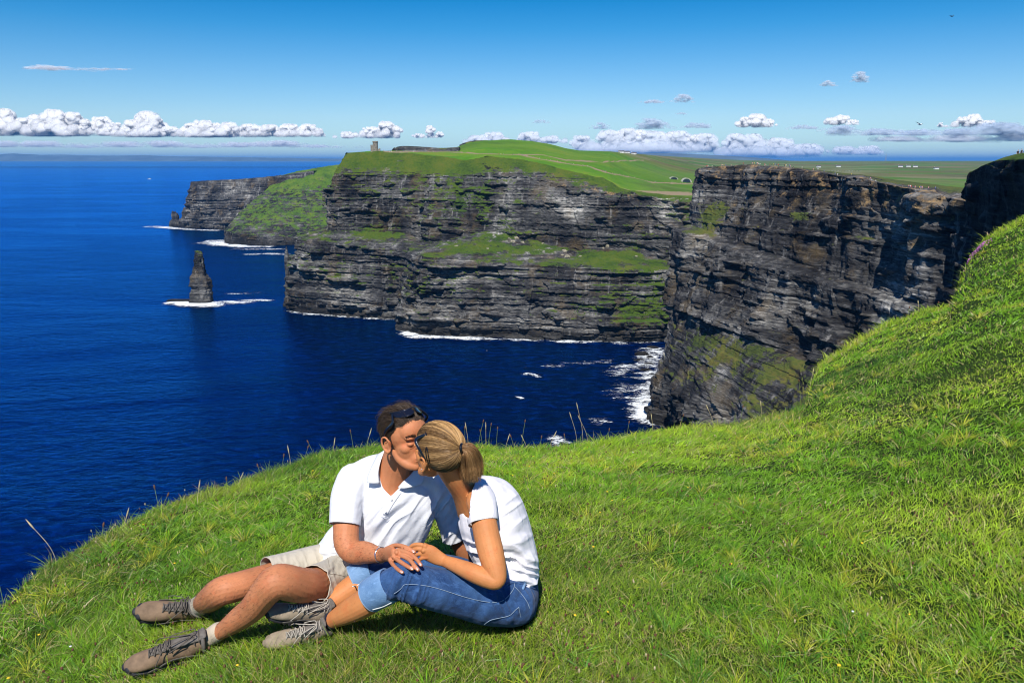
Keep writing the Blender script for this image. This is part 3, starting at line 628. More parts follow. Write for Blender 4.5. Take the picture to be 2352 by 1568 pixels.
def scatter(n, rmin, rmax_frac_or_m, thmin=-.85, thmax=.88, frac=True, seed=0, power=1.0):
    r = np.random.default_rng(seed); th = r.uniform(thmin, thmax, n); R = np.interp(th, th_, R_)
    hi = R*rmax_frac_or_m if frac else np.full(n, rmax_frac_or_m); u = r.random(n)
    rr = np.where(hi > rmin, rmin*(np.maximum(hi, rmin)/rmin)**u, -1)       # log-uniform: even on screen
    keep = rr > 0; th, rr = th[keep], rr[keep]
    return rr*np.sin(th), rr*np.cos(th), rr
# ================================================================ the couple
from mathutils.bvhtree import BVHTree
CAMF = Vector((0, CP, -SP))
def catmull(A, n):
    A = np.asarray(A, float); k = len(A)
    if k == 2: t = np.linspace(0, 1, n)[:, None]; return A[0]*(1-t)+A[1]*t
    P = np.concatenate([2*A[:1]-A[1:2], A, 2*A[-1:]-A[-2:-1]]); out = []
    for t in np.linspace(0, k-1-1e-9, n):
        i = int(t); f = t-i; p0, p1, p2, p3 = P[i:i+4]
        out.append(.5*((2*p1)+(-p0+p2)*f+(2*p0-5*p1+4*p2-p3)*f*f+(-p0+3*p1-3*p2+p3)*f**3))
    return np.array(out)
def tube(bm, pts, ra, rb=None, hint=CAMF, seg=20, n=None, caps=True, dome=True):
    """closed tapered tube; ra = radius across the view, rb = radius along the hint direction"""
    rb = ra if rb is None else rb
    A = np.concatenate([np.array([list(p) for p in pts], float), np.array(ra, float)[:, None], np.array(rb, float)[:, None]], 1)
    n = n or max(8, 7*(len(pts)-1)+1); C = catmull(A, n); P = C[:, :3]; T = np.gradient(P, axis=0); T /= np.linalg.norm(T, axis=1, keepdims=True)+1e-12
    h = np.array(list(hint), float); rings = []
    def ring(c, t, a, b):
        N = h-t*np.dot(h, t)
        if np.linalg.norm(N) < .15: N = np.array([.3, .2, 1.0])-t*np.dot([.3, .2, 1.0], t)
        N /= np.linalg.norm(N); B = np.cross(t, N); an = np.linspace(0, 2*np.pi, seg+1)[:-1]
        return [bm.verts.new(tuple(c+B*a*math.cos(x)+N*b*math.sin(x))) for x in an]
    if caps and dome:
        for f in (.25, .6, .88): a = max(C[0, 3], 1e-4); rings.append(ring(P[0]-T[0]*min(C[0,3],C[0,4])*math.sqrt(1-f*f), T[0], C[0, 3]*f, C[0, 4]*f))
    for i in range(n): rings.append(ring(P[i], T[i], max(C[i, 3], 1e-4), max(C[i, 4], 1e-4)))
    if caps and dome:
        for f in (.88, .6, .25): rings.append(ring(P[-1]+T[-1]*min(C[-1,3],C[-1,4])*math.sqrt(1-f*f), T[-1], C[-1, 3]*f, C[-1, 4]*f))
    for a, b in zip(rings[:-1], rings[1:]):
        for i in range(seg): bm.faces.new((a[i], a[(i+1) % seg], b[(i+1) % seg], b[i]))
    if caps: bm.faces.new(rings[0][::-1]); bm.faces.new(rings[-1])
    return rings
def vt(bm, pts, **kw):
    """tube given as (vx, vy, depth, radius px[, depth radius px]) on the measuring grid"""
    P = [V(p[0], p[1], p[2]) for p in pts]; a = [p[3]*p[2]/FV for p in pts]; b = [(p[4] if len(p) > 4 else p[3])*p[2]/FV for p in pts]
    return tube(bm, P, a, b, **kw)
def ball(bm, c, r, M=None, sub=3):
    v = bmesh.ops.create_icosphere(bm, subdivisions=sub, radius=1.0)['verts']
    for q in v:
        p = Vector((q.co.x*r[0]+c[0], q.co.y*r[1]+c[1], q.co.z*r[2]+c[2])); q.co = (M @ p) if M else p
def to_obj(name, bm, mat, parent=None, smooth=True):
    me = bpy.data.meshes.new(name); bmesh.ops.recalc_face_normals(bm, faces=bm.faces); bm.to_mesh(me); bm.free()
    if smooth: me.polygons.foreach_set('use_smooth', np.ones(len(me.polygons), bool))
    me.materials.append(mat); o = bpy.data.objects.new(name, me); COL.objects.link(o)
    if parent: o.parent = parent
    return o
def fuse(name, bm, voxel, it, mat, parent=None, fac=.5):
    """voxel-union of overlapping closed pieces into one continuous skin"""
    bmesh.ops.recalc_face_normals(bm, faces=bm.faces)
    t = bpy.data.meshes.new('tmp'); bm.to_mesh(t); bm.free(); o = bpy.data.objects.new('tmp', t); COL.objects.link(o)
    m = o.modifiers.new('r', 'REMESH'); m.mode = 'VOXEL'; m.voxel_size = voxel; m.use_smooth_shade = True
    if it: s = o.modifiers.new('s', 'SMOOTH'); s.factor = fac; s.iterations = it
    dg = bpy.context.evaluated_depsgraph_get(); dg.update(); me = bpy.data.meshes.new_from_object(o.evaluated_get(dg)); me.name = name
    bpy.data.objects.remove(o); bpy.data.meshes.remove(t); me.materials.clear(); me.materials.append(mat)
    me.polygons.foreach_set('use_smooth', np.ones(len(me.polygons), bool))
    o = bpy.data.objects.new(name, me); COL.objects.link(o)
    if parent: o.parent = parent
    return o
def get_co(me): a = np.empty(len(me.vertices)*3, np.float32); me.vertices.foreach_get('co', a); return a.reshape(-1, 3).astype(float)
def get_no(me): a = np.empty(len(me.vertices)*3, np.float32); me.vertices.foreach_get('normal', a); return a.reshape(-1, 3).astype(float)
def set_co(me, c): me.vertices.foreach_set('co', c.astype(np.float32).ravel()); me.update()
def proj(c):
    d = c[:, 1]*CP-c[:, 2]*SP; u = c[:, 1]*SP+c[:, 2]*CP
    return 1176+c[:, 0]/d*FV, 784-u/d*FV, d
def displace(o, fn, facing=False):
    c = get_co(o.data); n = get_no(o.data); d = fn(c, n)
    if facing: v = c/np.linalg.norm(c, axis=1, keepdims=True); d = d*np.clip(np.abs((n*v).sum(1))*1.7, 0, 1); set_co(o.data, c+n*d[:, None])
def in_poly(x, y, poly):
    r = np.zeros(len(x), bool); j = len(poly)-1
    for i in range(len(poly)):
        xi, yi = poly[i]; xj, yj = poly[j]
        c = ((yi > y) != (yj > y)) & (x < (xj-xi)*(y-yi)/(yj-yi+1e-12)+xi); r ^= c; j = i
    return r
def cut(o, mask):
    bm = bmesh.new(); bm.from_mesh(o.data); bm.verts.ensure_lookup_table()
    bmesh.ops.delete(bm, geom=[bm.verts[i] for i in np.nonzero(mask)[0]], context='VERTS')
    nb = {v: [e.other_vert(v) for e in v.link_edges if e.is_boundary] for v in bm.verts if v.is_boundary}
    for _ in range(12):
        new = {v: v.co*.4+(q[0].co+q[1].co)*.3 for v, q in nb.items() if len(q) == 2}
        for v, c_ in new.items(): v.co = c_
    bm.to_mesh(o.data); bm.free()
def cut_end(o, c, nrm, rad, length=.2):
    """open the end of a sleeve or trouser leg with a clean plane cut"""
    c = Vector(c); nrm = Vector(nrm).normalized(); bm = bmesh.new(); bm.from_mesh(o.data)
    def inside(p, lo): q = p-c; h = q.dot(nrm); return lo < h < length and (q-nrm*h).length < rad
    vs = [v for v in bm.verts if inside(v.co, -.03)]; fs = list({f for v in vs for f in v.link_faces}); es = list({e for f in fs for e in f.edges}); vs2 = list({v for f in fs for v in f.verts})
    bmesh.ops.bisect_plane(bm, geom=vs2+es+fs, dist=1e-6, plane_co=c, plane_no=nrm, clear_outer=True)
    bm.to_mesh(o.data); bm.free()
def thick(o, t, off=-1):
    m = o.modifiers.new('cloth', 'SOLIDIFY'); m.thickness = t; m.offset = off
def bvh(o):
    return BVHTree.FromPolygons([v.co.copy() for v in o.data.vertices], [tuple(p.vertices) for p in o.data.polygons])
def onto(B, vx, vy, off=.003, fb=None):
    d = V(vx, vy, 1).normalized(); loc, n, i, dist = B.ray_cast(Vector((0, 0, 0)), d)
    if loc is None: return V(vx, vy, fb or 2.8)
    if n.dot(d) > 0: n = -n
    return loc+n*off-d*.001
def line_on(name, B, pts, r, mat, parent, off=.0008, n=40, fb=None, hintr=None):
    q = catmull(np.array(pts, float), n); P = [onto(B, a, b, off, fb) for a, b in q]
    for k in range(2): P = [P[0]]+[(P[i-1]+P[i]*2+P[i+1])/4 for i in range(1, len(P)-1)]+[P[-1]]
    bm = bmesh.new(); tube(bm, P, [r]*len(P), hint=Vector((0, .3, 1)), seg=6, n=len(P)); return to_obj(name, bm, mat, parent)
def strands(name, paths, width, col, mat, parent, taper=.7):
    """paths (N,K,3)"""
    N_, K, _ = paths.shape; T = np.gradient(paths, axis=1); r = np.random.default_rng(3)
    side = np.cross(T, r.normal(size=(N_, 1, 3))+np.array([0, .6, -.4])); side /= np.linalg.norm(side, axis=2, keepdims=True)+1e-9
    w = width[:, None]*(1-taper*np.linspace(0, 1, K)[None]**2)*.5
    P = np.stack([paths-side*w[..., None], paths+side*w[..., None]], 2).reshape(N_, 2*K, 3)
    tri = np.array([(2*k, 2*k+1, 2*k+3, 2*k+2) for k in range(K-1)]); F = (np.arange(N_)[:, None, None]*2*K+tri[None]).reshape(-1, 4)
    return mesh_np(name, P.reshape(-1, 3), F, mat, parent=parent, attrs={'col': np.repeat(col, 2*K, 0)}, smooth=True)

# ---- materials
def skin_mat(name, col, hairy=0.0):
    m, N, b, out = new_mat(name); tcn = N.add('ShaderNodeTexCoord'); ob = tcn.outputs['Object']
    n = N.noise(ob, 9, 4, .6); n2 = N.noise(ob, 120, 3, .6); n4 = N.noise(ob, 26, 5, .7)
    c = N.ramp(n, [(.3, tuple(k*.82 for k in col)), (.7, (col[0]*1.14, col[1]*1.12, col[2]*1.12))]); c = N.mix(N.math('MULTIPLY', N.smooth(n4, .48, .72), .5), c, (col[0]*.98, col[1]*.66, col[2]*.62)); c = N.mix(N.math('MULTIPLY', N.smooth(N.noise(ob, 210, 2, .5), .64, .72), .35), c, (col[0]*.5, col[1]*.42, col[2]*.4))
    if hairy:
        at = N.add('ShaderNodeAttribute', attribute_name='hairy')
        h = N.noise(ob, 1.0, 5, .7, 1.0, (160, 420, 420)); f = N.math('MULTIPLY', N.smooth(h, .42, .70), N.math('MULTIPLY', at.outputs['Fac'], hairy*.75)); c = N.mix(f, c, tuple(k*.33 for k in col))
    N.l.new(c, b.inputs['Base Color']); b.inputs['Roughness'].default_value = .56; b.inputs['Specular IOR Level'].default_value = .22
    b.inputs['Subsurface Weight'].default_value = .08; b.inputs['Subsurface Radius'].default_value = (.010, .004, .002); b.inputs['Subsurface Scale'].default_value = 1.0
    bn = N.add('ShaderNodeBump', inp={'Strength': .35, 'Distance': .0012, 'Height': n2}); N.l.new(bn.outputs[0], b.inputs['Normal']); return m
def cloth_mat(name, col, weave=900, rough=.85, var=.05, wr=0.0, sheen=.1):
    m, N, b, out = new_mat(name); tcn = N.add('ShaderNodeTexCoord'); ob = tcn.outputs['Object']
    n = N.noise(ob, 14, 4, .6); c = N.ramp(n, [(.3, tuple(k*(1-var) for k in col)), (.7, tuple(min(1, k*(1+var)) for k in col))])
    N.l.new(c, b.inputs['Base Color']); b.inputs['Roughness'].default_value = rough; b.inputs['Specular IOR Level'].default_value = .15; b.inputs['Sheen Weight'].default_value = sheen
    h = N.math('ADD', N.math('MULTIPLY', N.noise(ob, weave, 2, .5), .25), N.math('MULTIPLY', N.noise(ob, 28, 4, .55, 1.2), 1.0+wr*3))
    bn = N.add('ShaderNodeBump', inp={'Strength': .5, 'Distance': .004, 'Height': h}); N.l.new(bn.outputs[0], b.inputs['Normal']); return m
def denim_mat(name, c1, c2):
    m, N, b, out = new_mat(name); tcn = N.add('ShaderNodeTexCoord'); ob = tcn.outputs['Object']
    n = N.noise(ob, 7, 5, .65); t1 = N.noise(ob, 1.0, 3, .6, 0, (60, 900, 900)); t2 = N.noise(ob, 1.0, 3, .6, 0, (900, 60, 500))
    v = N.math('ADD', N.math('MULTIPLY', n, .5), N.math('ADD', N.math('MULTIPLY', t1, .28), N.math('MULTIPLY', t2, .22)))
    wh = N.noise(ob, 1.0, 4, .6, .6, (14, 60, 40)); cc_ = N.ramp(v, [(.38, c1), (.62, c2)]); N.l.new(N.mix(N.math('MULTIPLY', N.smooth(wh, .52, .75), .5), cc_, tuple(min(1, k*1.5) for k in c2)), b.inputs['Base Color']); b.inputs['Roughness'].default_value = .9; b.inputs['Specular IOR Level'].default_value = .1; b.inputs['Sheen Weight'].default_value = .08
    bn = N.add('ShaderNodeBump', inp={'Strength': .4, 'Distance': .003, 'Height': N.math('ADD', N.noise(ob, 35, 4, .6, 1.0), N.math('MULTIPLY', t1, .3))}); N.l.new(bn.outputs[0], b.inputs['Normal']); return m
M_SKINM = skin_mat('man_skin', (.54, .215, .098), .55); M_SKINW = skin_mat('woman_skin', (.56, .225, .080))
M_WHITE = cloth_mat('white_cotton', (.74, .75, .78)); M_WHITE2 = cloth_mat('pinkish_white_jersey', (.80, .77, .80))
M_KHAKI = cloth_mat('light_khaki', (.50, .45, .36), wr=.3); M_SOCK = cloth_mat('beige_wool', (.50, .42, .31)); M_NAVY = cloth_mat('navy_wool', (.012, .014, .03))
M_DENIM = denim_mat('blue_denim', (.008, .028, .095), (.055, .125, .28)); M_DENIML = denim_mat('pale_denim_inside', (.085, .18, .34), (.20, .33, .52))
M_THREAD = cloth_mat('pale_stitching', (.26, .34, .44)); M_THREADL = cloth_mat('pale_selvedge', (.60, .62, .60)); M_THREADK = cloth_mat('khaki_thread', (.33, .29, .22)); M_BUTTON = simple_mat('shirt_button', (.8, .8, .78), .3, .03)
M_LEATH = simple_mat('brown_suede', (.19, .125, .075), .8, .3, 30, .6, 150); M_LEATHW = simple_mat('tan_suede', (.27, .215, .15), .8, .3, 30, .6, 150)
M_MESHG = simple_mat('grey_boot_mesh', (.13, .115, .10), .8, .35, 90, .6, 300); M_SOLE = simple_mat('black_rubber', (.022, .022, .026), .6, .2, 40, .4, 100)
M_LACE = simple_mat('boot_lace', (.10, .085, .07), .8, .3, 200); M_LACEW = simple_mat('pale_boot_lace', (.42, .38, .32), .8, .3, 200); M_METAL = simple_mat('silver', (.75, .75, .76), .22, .05, 50, 0, 60, 1.0)
M_LENS = simple_mat('black_gloss_plastic', (.006, .007, .012), .08, .1, 20, 0, 60, 0, .8)
M_NAIL = simple_mat('nail', (.62, .34, .26), .3, .05, 50, 0, 60, 0, .6)
def hair_mat(name):
    m, N, b, out = new_mat(name); at = N.add('ShaderNodeAttribute', attribute_name='col'); N.l.new(at.outputs['Color'], b.inputs['Base Color']); b.inputs['Roughness'].default_value = .5; b.inputs['Specular IOR Level'].default_value = .35; return m
M_HAIR = hair_mat('hair_strands'); M_SCALPM = simple_mat('brown_hair_base', (.045, .028, .018), .7, .3, 200); M_SCALPW = simple_mat('blond_hair_base', (.20, .115, .045), .6, .4, 160)

def frame(vx, vy, d, f, up):
    f = Vector(f).normalized(); up = Vector(up); up = (up-f*up.dot(f)).normalized(); r = f.cross(up)
    M = Matrix((( r.x, f.x, up.x, 0), (r.y, f.y, up.y, 0), (r.z, f.z, up.z, 0), (0, 0, 0, 1))); M.translation = V(vx, vy, d); return M
def head_blobs(bm, M, s=1.0, fem=False, ez=0.0):
    B = lambda c, r: ball(bm, [k*s for k in c], [k*s for k in r], M)
    T = lambda pts, ra, rb=None: tube(bm, [M @ Vector([k*s for k in p]) for p in pts], [k*s for k in ra], [k*s for k in (rb or ra)], hint=M.to_3x3() @ Vector((1, 0, 0)), seg=14)
    B((0, -.014, .022), (.076, .098, .088)); B((0, .022, -.030), (.059, .060, .078)); B((0, .034, -.082), (.045 if not fem else .040, .044, .038))
    B((0, .046, .034), (.061, .044, .052)); B((0, .060, -.072), (.030, .030, .040))
    for k in (-1, 1):
        B((k*.034, .044, -.032), (.024, .028, .024)); T([(k*.047, -.004, -.050), (k*.043, .020, -.078), (k*.030, .050, -.097), (k*.008, .068, -.104)], [.017, .0175, .018, .018] if not fem else [.019, .018, .017, .016])
        B((k*.030, .072, .012), (.025, .015, .009)); B((k*.030, .071, -.012), (.015, .012, .009)); B((k*.010, .092, -.047), (.009, .011, .008))
    T([(0, .078, .006), (0, .090, -.018), (0, .104, -.043)], [.008, .0095, .0115])
    B((0, .0885, -.069), (.021, .009, .0058)); B((0, .0865, -.079), (.018, .009, .0060))
    # ears: a flat shell with a raised helix rim and lobe
    for k in (-1, 1):
        e = lambda y, z, x=.0: (k*(.079+x), y, z+ez)
        B((k*.076, -.006, -.022+ez), (.008, .015, .026))
        T([e(.006, -.020), e(.008, -.002, .006), e(-.006, .012, .011), e(-.022, .006, .014), e(-.026, -.014, .013), e(-.018, -.036, .009), e(-.004, -.046, .004), e(.005, -.040, .0)], [.0042]*6+[.0065, .004])
        T([e(-.004, -.004, .005), e(-.015, -.012, .008), e(-.014, -.028, .006)], [.003]*3)
def relax_head(o, M, s, it=10):
    """soften the modelled face without touching ears, nose tip or lips"""
    c = get_co(o.data); q = (c-np.array(M.translation)) @ np.array(M.to_3x3()); q = q/s
    sel = (np.abs(q[:, 0]) < .072) & (q[:, 2] > -.135) & (q[:, 2] < .10) & (q[:, 1] > -.03) & (q[:, 1] < .135) & ~((np.abs(q[:, 0]) < .020) & (q[:, 1] > .078) & (q[:, 2] < -.02))
    bm = bmesh.new(); bm.from_mesh(o.data); bm.verts.ensure_lookup_table(); vs = [bm.verts[i] for i in np.nonzero(sel)[0]]
    for _ in range(it): bmesh.ops.smooth_vert(bm, verts=vs, factor=.5, use_axis_x=True, use_axis_y=True, use_axis_z=True)
    bm.to_mesh(o.data); bm.free()
def ellip_pt(u, M, s=1.0, lift=0.0):
    """direction(s) u (N,3) in head space -> point on the skull surface"""
    u = u/np.linalg.norm(u, axis=1, keepdims=True); r = np.array([.078, .100, .090])*s+lift; k = 1/np.sqrt(((u/r)**2).sum(1)); return u*k[:, None]+np.array([0, -.014, .022])*s
def to_world(M, P):
    A = np.array(M); sh = P.shape; q = P.reshape(-1, 3) @ A[:3, :3].T+A[:3, 3]; return q.reshape(sh)
def sunglasses(M, s, parent, z0=.083, y0=.066, tilt=.95, lift=.012):
    root = bpy.data.objects.new('sunglasses', None); COL.objects.link(root); root.parent = parent
    bm = bmesh.new(); c, si = math.cos(tilt), math.sin(tilt)
    def L(x, h):   # wrap-round lens surface: x across, h height
        wr = -.9*x*x/.075; b = Vector((x, y0+wr, z0-.28*abs(x)))
        return M @ (Vector((b.x*s, (b.y+h*-si*.9+lift*si*.2)*s, (b.z+h*c+lift)*s)))
    for k in (-1, 1):
        g = []
        for i in range(15):
            x = k*(.006+.060*i/14); e = math.sin(math.pi*min(1, max(0, (i+.8)/15.6)))**.45; g.append([L(x, (-.020+.040*j/8)*e) for j in range(9)])
        vs = [[bm.verts.new(p) for p in r] for r in g]
        for i in range(14):
            for j in range(8): bm.faces.new((vs[i][j], vs[i+1][j], vs[i+1][j+1], vs[i][j+1]))
    o = to_obj('lens', bm, M_LENS, root); thick(o, .003, 0)
    bm = bmesh.new(); tube(bm, [L(x, .016) for x in np.linspace(-.066, .066, 13)], [.0022]*13, hint=Vector((0, 0, 1)), seg=8)
    for k in (-1, 1):
        tube(bm, [L(k*.064, .006), M @ Vector((k*.084*s, .034*s, (z0-.022)*s)), M @ Vector((k*.090*s, .004, (z0-.052)*s)), M @ Vector((k*.087*s, -.018*s, (z0-.080)*s))], [.0065, .0065, .006, .004], [.0028]*4, hint=M.to_3x3() @ Vector((1, 0, 0)), seg=10)
    to_obj('glasses_frame', bm, M_LENS, root); return root
def finger(bm, pts, r=5.6):
    vt(bm, [(x, y, d, r*(1.0 if i == 0 else (.98, .92, .86, .74)[min(i, 3)]), r*.9) for i, (x, y, d) in enumerate(pts)], seg=12, n=16)
def nail(parent, B, vx, vy, ang, w=2.7, l=3.7):
    """small oval nail plate lying on the fingertip"""
    bm = bmesh.new(); c = bm.verts.new(onto(B, vx, vy, .0012)); rg = []
    for i in range(12):
        a = i*math.pi/6; x = l*math.cos(a); y = w*math.sin(a); rg.append(bm.verts.new(onto(B, vx+x*math.cos(ang)-y*math.sin(ang), vy+x*math.sin(ang)+y*math.cos(ang), .0006)))
    for i in range(12): bm.faces.new((c, rg[i], rg[(i+1) % 12]))
    return to_obj('fingernail', bm, M_NAIL, parent)
def boot(parent, heel, toe, up, mats, leg, size=1.0, width=1.0):
    """hiking boot between heel and toe points; returns its root"""
    f = (toe-heel); ln = f.length; f.normalize(); up = Vector(up); up = (up-f*up.dot(f)).normalized(); side = up.cross(f); k = ln/.285*size
    M = Matrix(((f.x*k, side.x*k*width, up.x*k*1.12, 0), (f.y*k, side.y*k*width, up.y*k*1.12, 0), (f.z*k, side.z*k*width, up.z*k*1.12, 0), (0, 0, 0, 1))); M.translation = heel
    hz = M.to_3x3() @ Vector((0, 0, 1)); hz.normalize(); root = bpy.data.objects.new('hiking_boot', None); COL.objects.link(root); root.parent = parent
    P = lambda x, y, z: M @ Vector((x, y, z))
    A0 = Vector((.035, 0, .060)); lg = (M.inverted() @ leg)-A0; lg.y *= .6; lg.normalize(); lf = Vector((lg.z, 0, -lg.x)).normalized(); S = lambda h, fr, sd: P(*(A0+lg*h+lf*fr+Vector((0, sd, 0))))
    bm = bmesh.new()
    def TB(pts, ry, rz, **kw): tube(bm, [P(*p) for p in pts], [r*k for r in ry], [r*k for r in rz], hint=hz, **kw)
    TB([(-.01, 0, .040), (.03, 0, .046), (.08, 0, .052), (.13, 0, .050), (.18, 0, .043), (.225, 0, .035), (.262, 0, .030), (.280, 0, .027)], [.024, .034, .036, .038, .044, .046, .040, .026], [.030, .040, .046, .044, .036, .028, .023, .018])
    tube(bm, [S(0, 0, 0), S(.03, .002, 0), S(.052, 0, 0)], [.036*k, .038*k, .040*k], [.042*k, .045*k, .046*k], hint=M.to_3x3() @ lf, dome=False)
    o = fuse('upper', bm, .0035, 3, mats[0], root)
    displace(o, lambda c, n: .0016*fbm(c[:, 0]*60, c[:, 1]*60, c[:, 2]*60, seed=2, oct=3))
    bm = bmesh.new(); TB2 = lambda pts, ry, rz, **kw: tube(bm, [P(*p) for p in pts], [r*k for r in ry], [r*k for r in rz], hint=hz, **kw)
    TB2([(-.012, 0, .010), (.03, 0, .009), (.08, 0, .010), (.13, 0, .010), (.18, 0, .009), (.23, 0, .010), (.268, 0, .014), (.287, 0, .020)], [.026, .036, .034, .034, .043, .047, .041, .024], [.014, .013, .012, .012, .013, .013, .014, .013])
    for i in range(11):
        x = .0+.026*i; w = .034+.010*math.sin(min(1, i/9)*2.6); ball(bm, (x, w*.8, .0), (.007, .010, .007), M, 1); ball(bm, (x, -w*.8, .0), (.007, .010, .007), M, 1)
    fuse('sole', bm, .004, 1, M_SOLE, root)
    bm = bmesh.new(); tube(bm, [P(.274, 0, .022), P(.284, 0, .022), P(.293, 0, .021)], [.039*k, .033*k, .018*k], [.0235*k, .020*k, .013*k], hint=hz); to_obj('toe_cap', bm, mats[2], root)
    # grey mesh panel with eyelets under the laces, and a padded collar
    bm = bmesh.new(); tube(bm, [P(.19, 0, .073), P(.15, 0, .086), P(.11, 0, .098), S(.040, .044, 0), S(.074, .046, 0)], [.015*k, .020*k, .022*k, .026*k, .027*k], [.007*k, .010*k, .010*k, .010*k, .008*k], hint=hz, seg=14); to_obj('tongue', bm, mats[1], root)
    bm = bmesh.new(); ring = [S(.056+.010*math.cos(a), .045*math.cos(a), .039*math.sin(a)) for a in np.linspace(0, 2*math.pi, 17)]; tube(bm, ring, [.0085*k]*17, hint=hz, seg=10, caps=False, n=60); to_obj('collar', bm, mats[1], root)
    bm = bmesh.new(); row = [(.195, .078, .017), (.172, .086, .021), (.150, .094, .024), (.128, .101, .027), (.110, .108, .029)]
    for i, (x, z, w) in enumerate(row):
        tube(bm, [P(x, -w, z-.007), P(x-.001, 0, z+.006), P(x, w, z-.007)], [.0021*k]*3, hint=hz, seg=6)
        if i < 4:
            x2, z2, w2 = row[i+1]; tube(bm, [P(x, -w, z-.006), P((x+x2)/2, 0, (z+z2)/2+.008), P(x2, w2, z2-.006)], [.0021*k]*3, hint=hz, seg=6); tube(bm, [P(x, w, z-.006), P((x+x2)/2, 0, (z+z2)/2+.009), P(x2, -w2, z2-.006)], [.0021*k]*3, hint=hz, seg=6)
    for h in (.030, .050): tube(bm, [S(h, .040, -.030), S(h+.004, .058, 0), S(h, .040, .030)], [.0021*k]*3, hint=hz, seg=6)
    kn = S(.040, .062, 0)
    for sg in (-1, 1):
        tube(bm, [kn, S(.038, .070, sg*.018), P(.104, sg*.034, .106), P(.098, sg*.030, .100), kn], [.0021*k]*5, hint=hz, seg=6)
        tube(bm, [kn, P(.125, sg*.024, .116), P(.155, sg*.044, .088), P(.172, sg*.052, .056)], [.0021*k]*4, hint=hz, seg=6)
    to_obj('lace', bm, mats[3], root)
    # stitched side band
    bm = bmesh.new()
    for sg in (-1, 1): tube(bm, [P(.0, sg*.034, .045), P(.05, sg*.041, .062), P(.11, sg*.042, .060), P(.16, sg*.046, .040), P(.20, sg*.049, .026)], [.0016*k]*5, [.006*k]*5, hint=hz, seg=8)
    to_obj('side_band', bm, mats[1], root)
    return root

# ================================================================ MAN
man = empty('person', V(800, 1330, 3.15), label='man in white polo shirt and khaki shorts, short brown hair, sitting beside the woman', cat='person', group='couple kissing on the clifftop grass')
man_inv = Matrix.Translation(-man.location)
def own(root):      # children were modelled in world space: keep them where they are
    for ch in list(bpy.data.objects):
        if ch.parent == root: ch.matrix_parent_inverse = Matrix.Translation(-root.location)
MH = frame(931, 1002, 2.90, (.70, -.70, .08), (-.03, .10, 1.0)); sM = .94
bm = bmesh.new(); head_blobs(bm, MH, sM)
vt(bm, [(925, 1030, 2.97, 38), (912, 1062, 3.0, 36), (902, 1095, 3.03, 40), (898, 1125, 3.05, 55, 45)])          # neck
vt(bm, [(900, 1110, 3.06, 78, 50), (905, 1145, 3.07, 92, 58), (902, 1190, 3.1, 82, 58), (875, 1240, 3.14, 74, 52), (835, 1290, 3.18, 56, 48), (815, 1318, 3.18, 42, 42)])
vt(bm, [(822, 1100, 3.05, 26), (900, 1096, 3.07, 32), (985, 1112, 3.09, 20)])
vt(bm, [(806, 1105, 3.03, 33), (797, 1160, 2.99, 32), (795, 1212, 2.95, 29.5), (797, 1248, 2.92, 29), (812, 1267, 2.90, 26.5), (838, 1268, 2.87, 25.5), (862, 1272, 2.825, 19.5), (882, 1274, 2.785, 15.5, 12.5)], n=60)   # right arm
vt(bm, [(1008, 1120, 3.09, 24), (1036, 1180, 3.14, 25), (1058, 1240, 3.18, 25), (1075, 1285, 3.22, 20), (1086, 1318, 3.25, 15)])   # left arm, propped on the turf
finger(bm, [(1088, 1318, 3.25), (1098, 1328, 3.24), (1110, 1331, 3.22)], 6); finger(bm, [(1084, 1320, 3.23), (1086, 1332, 3.2), (1088, 1338, 3.17)], 6); finger(bm, [(1088, 1320, 3.27), (1100, 1324, 3.28), (1114, 1325, 3.29)], 6); finger(bm, [(1080, 1320, 3.25), (1076, 1332, 3.22), (1073, 1338, 3.2)], 6); finger(bm, [(1080, 1316, 3.27), (1070, 1326, 3.28), (1062, 1331, 3.29)], 6.5)
vt(bm, [(878, 1273, 2.79, 14.5, 11.5), (893, 1273, 2.745, 17.5, 10.5), (908, 1274, 2.70, 18, 9.5)], n=20)               # palm
finger(bm, [(895, 1285, 2.715), (905, 1299, 2.65), (915, 1308, 2.607), (924, 1314, 2.582)], 5.2)
finger(bm, [(905, 1279, 2.70), (922, 1291, 2.645), (936, 1300, 2.61), (947, 1306, 2.590)], 5.7)
finger(bm, [(913, 1271, 2.70), (938, 1283, 2.65), (951, 1297, 2.61), (960, 1308, 2.594)], 5.8)
finger(bm, [(915, 1262, 2.70), (942, 1271, 2.665), (957, 1284, 2.635), (967, 1297, 2.612)], 5.5)
finger(bm, [(886, 1261, 2.76), (908, 1252, 2.735), (932, 1256, 2.70), (952, 1267, 2.675)], 6.0)
for q in [(912, 1268, 2.688), (904, 1277, 2.688), (897, 1285, 2.70)]: ball(bm, tuple(V(*q)), (.0085, .0085, .0085))
# legs
vt(bm, [(800, 1315, 3.13, 40), (730, 1342, 2.90, 40), (690, 1343, 2.78, 39.5), (640, 1335, 2.70, 40), (612, 1356, 2.70, 35), (580, 1396, 2.745, 30.5), (545, 1423, 2.79, 26), (512, 1446, 2.83, 19), (480, 1466, 2.86, 16), (462, 1478, 2.87, 15)], n=90)
vt(bm, [(790, 1290, 3.2, 36), (700, 1306, 3.10, 34), (610, 1328, 3.0, 32), (550, 1345, 2.93, 33), (508, 1357, 2.91, 33), (482, 1375, 2.99, 29), (462, 1386, 3.11, 20), (452, 1392, 3.17, 16)], n=90)
body = fuse('body', bm, .0022, 3, M_SKINM, man, .5); relax_head(body, MH, sM, 9)
c = get_co(body.data); px, py, pd = proj(c)
hairy = np.where((px < 735), .85, 0)+np.where((py > 1225) & (px > 735) & (px < 885), .9, 0)+np.where((px > 735) & (px < 1000) & (py < 1100) & (py > 1040), .18, 0)
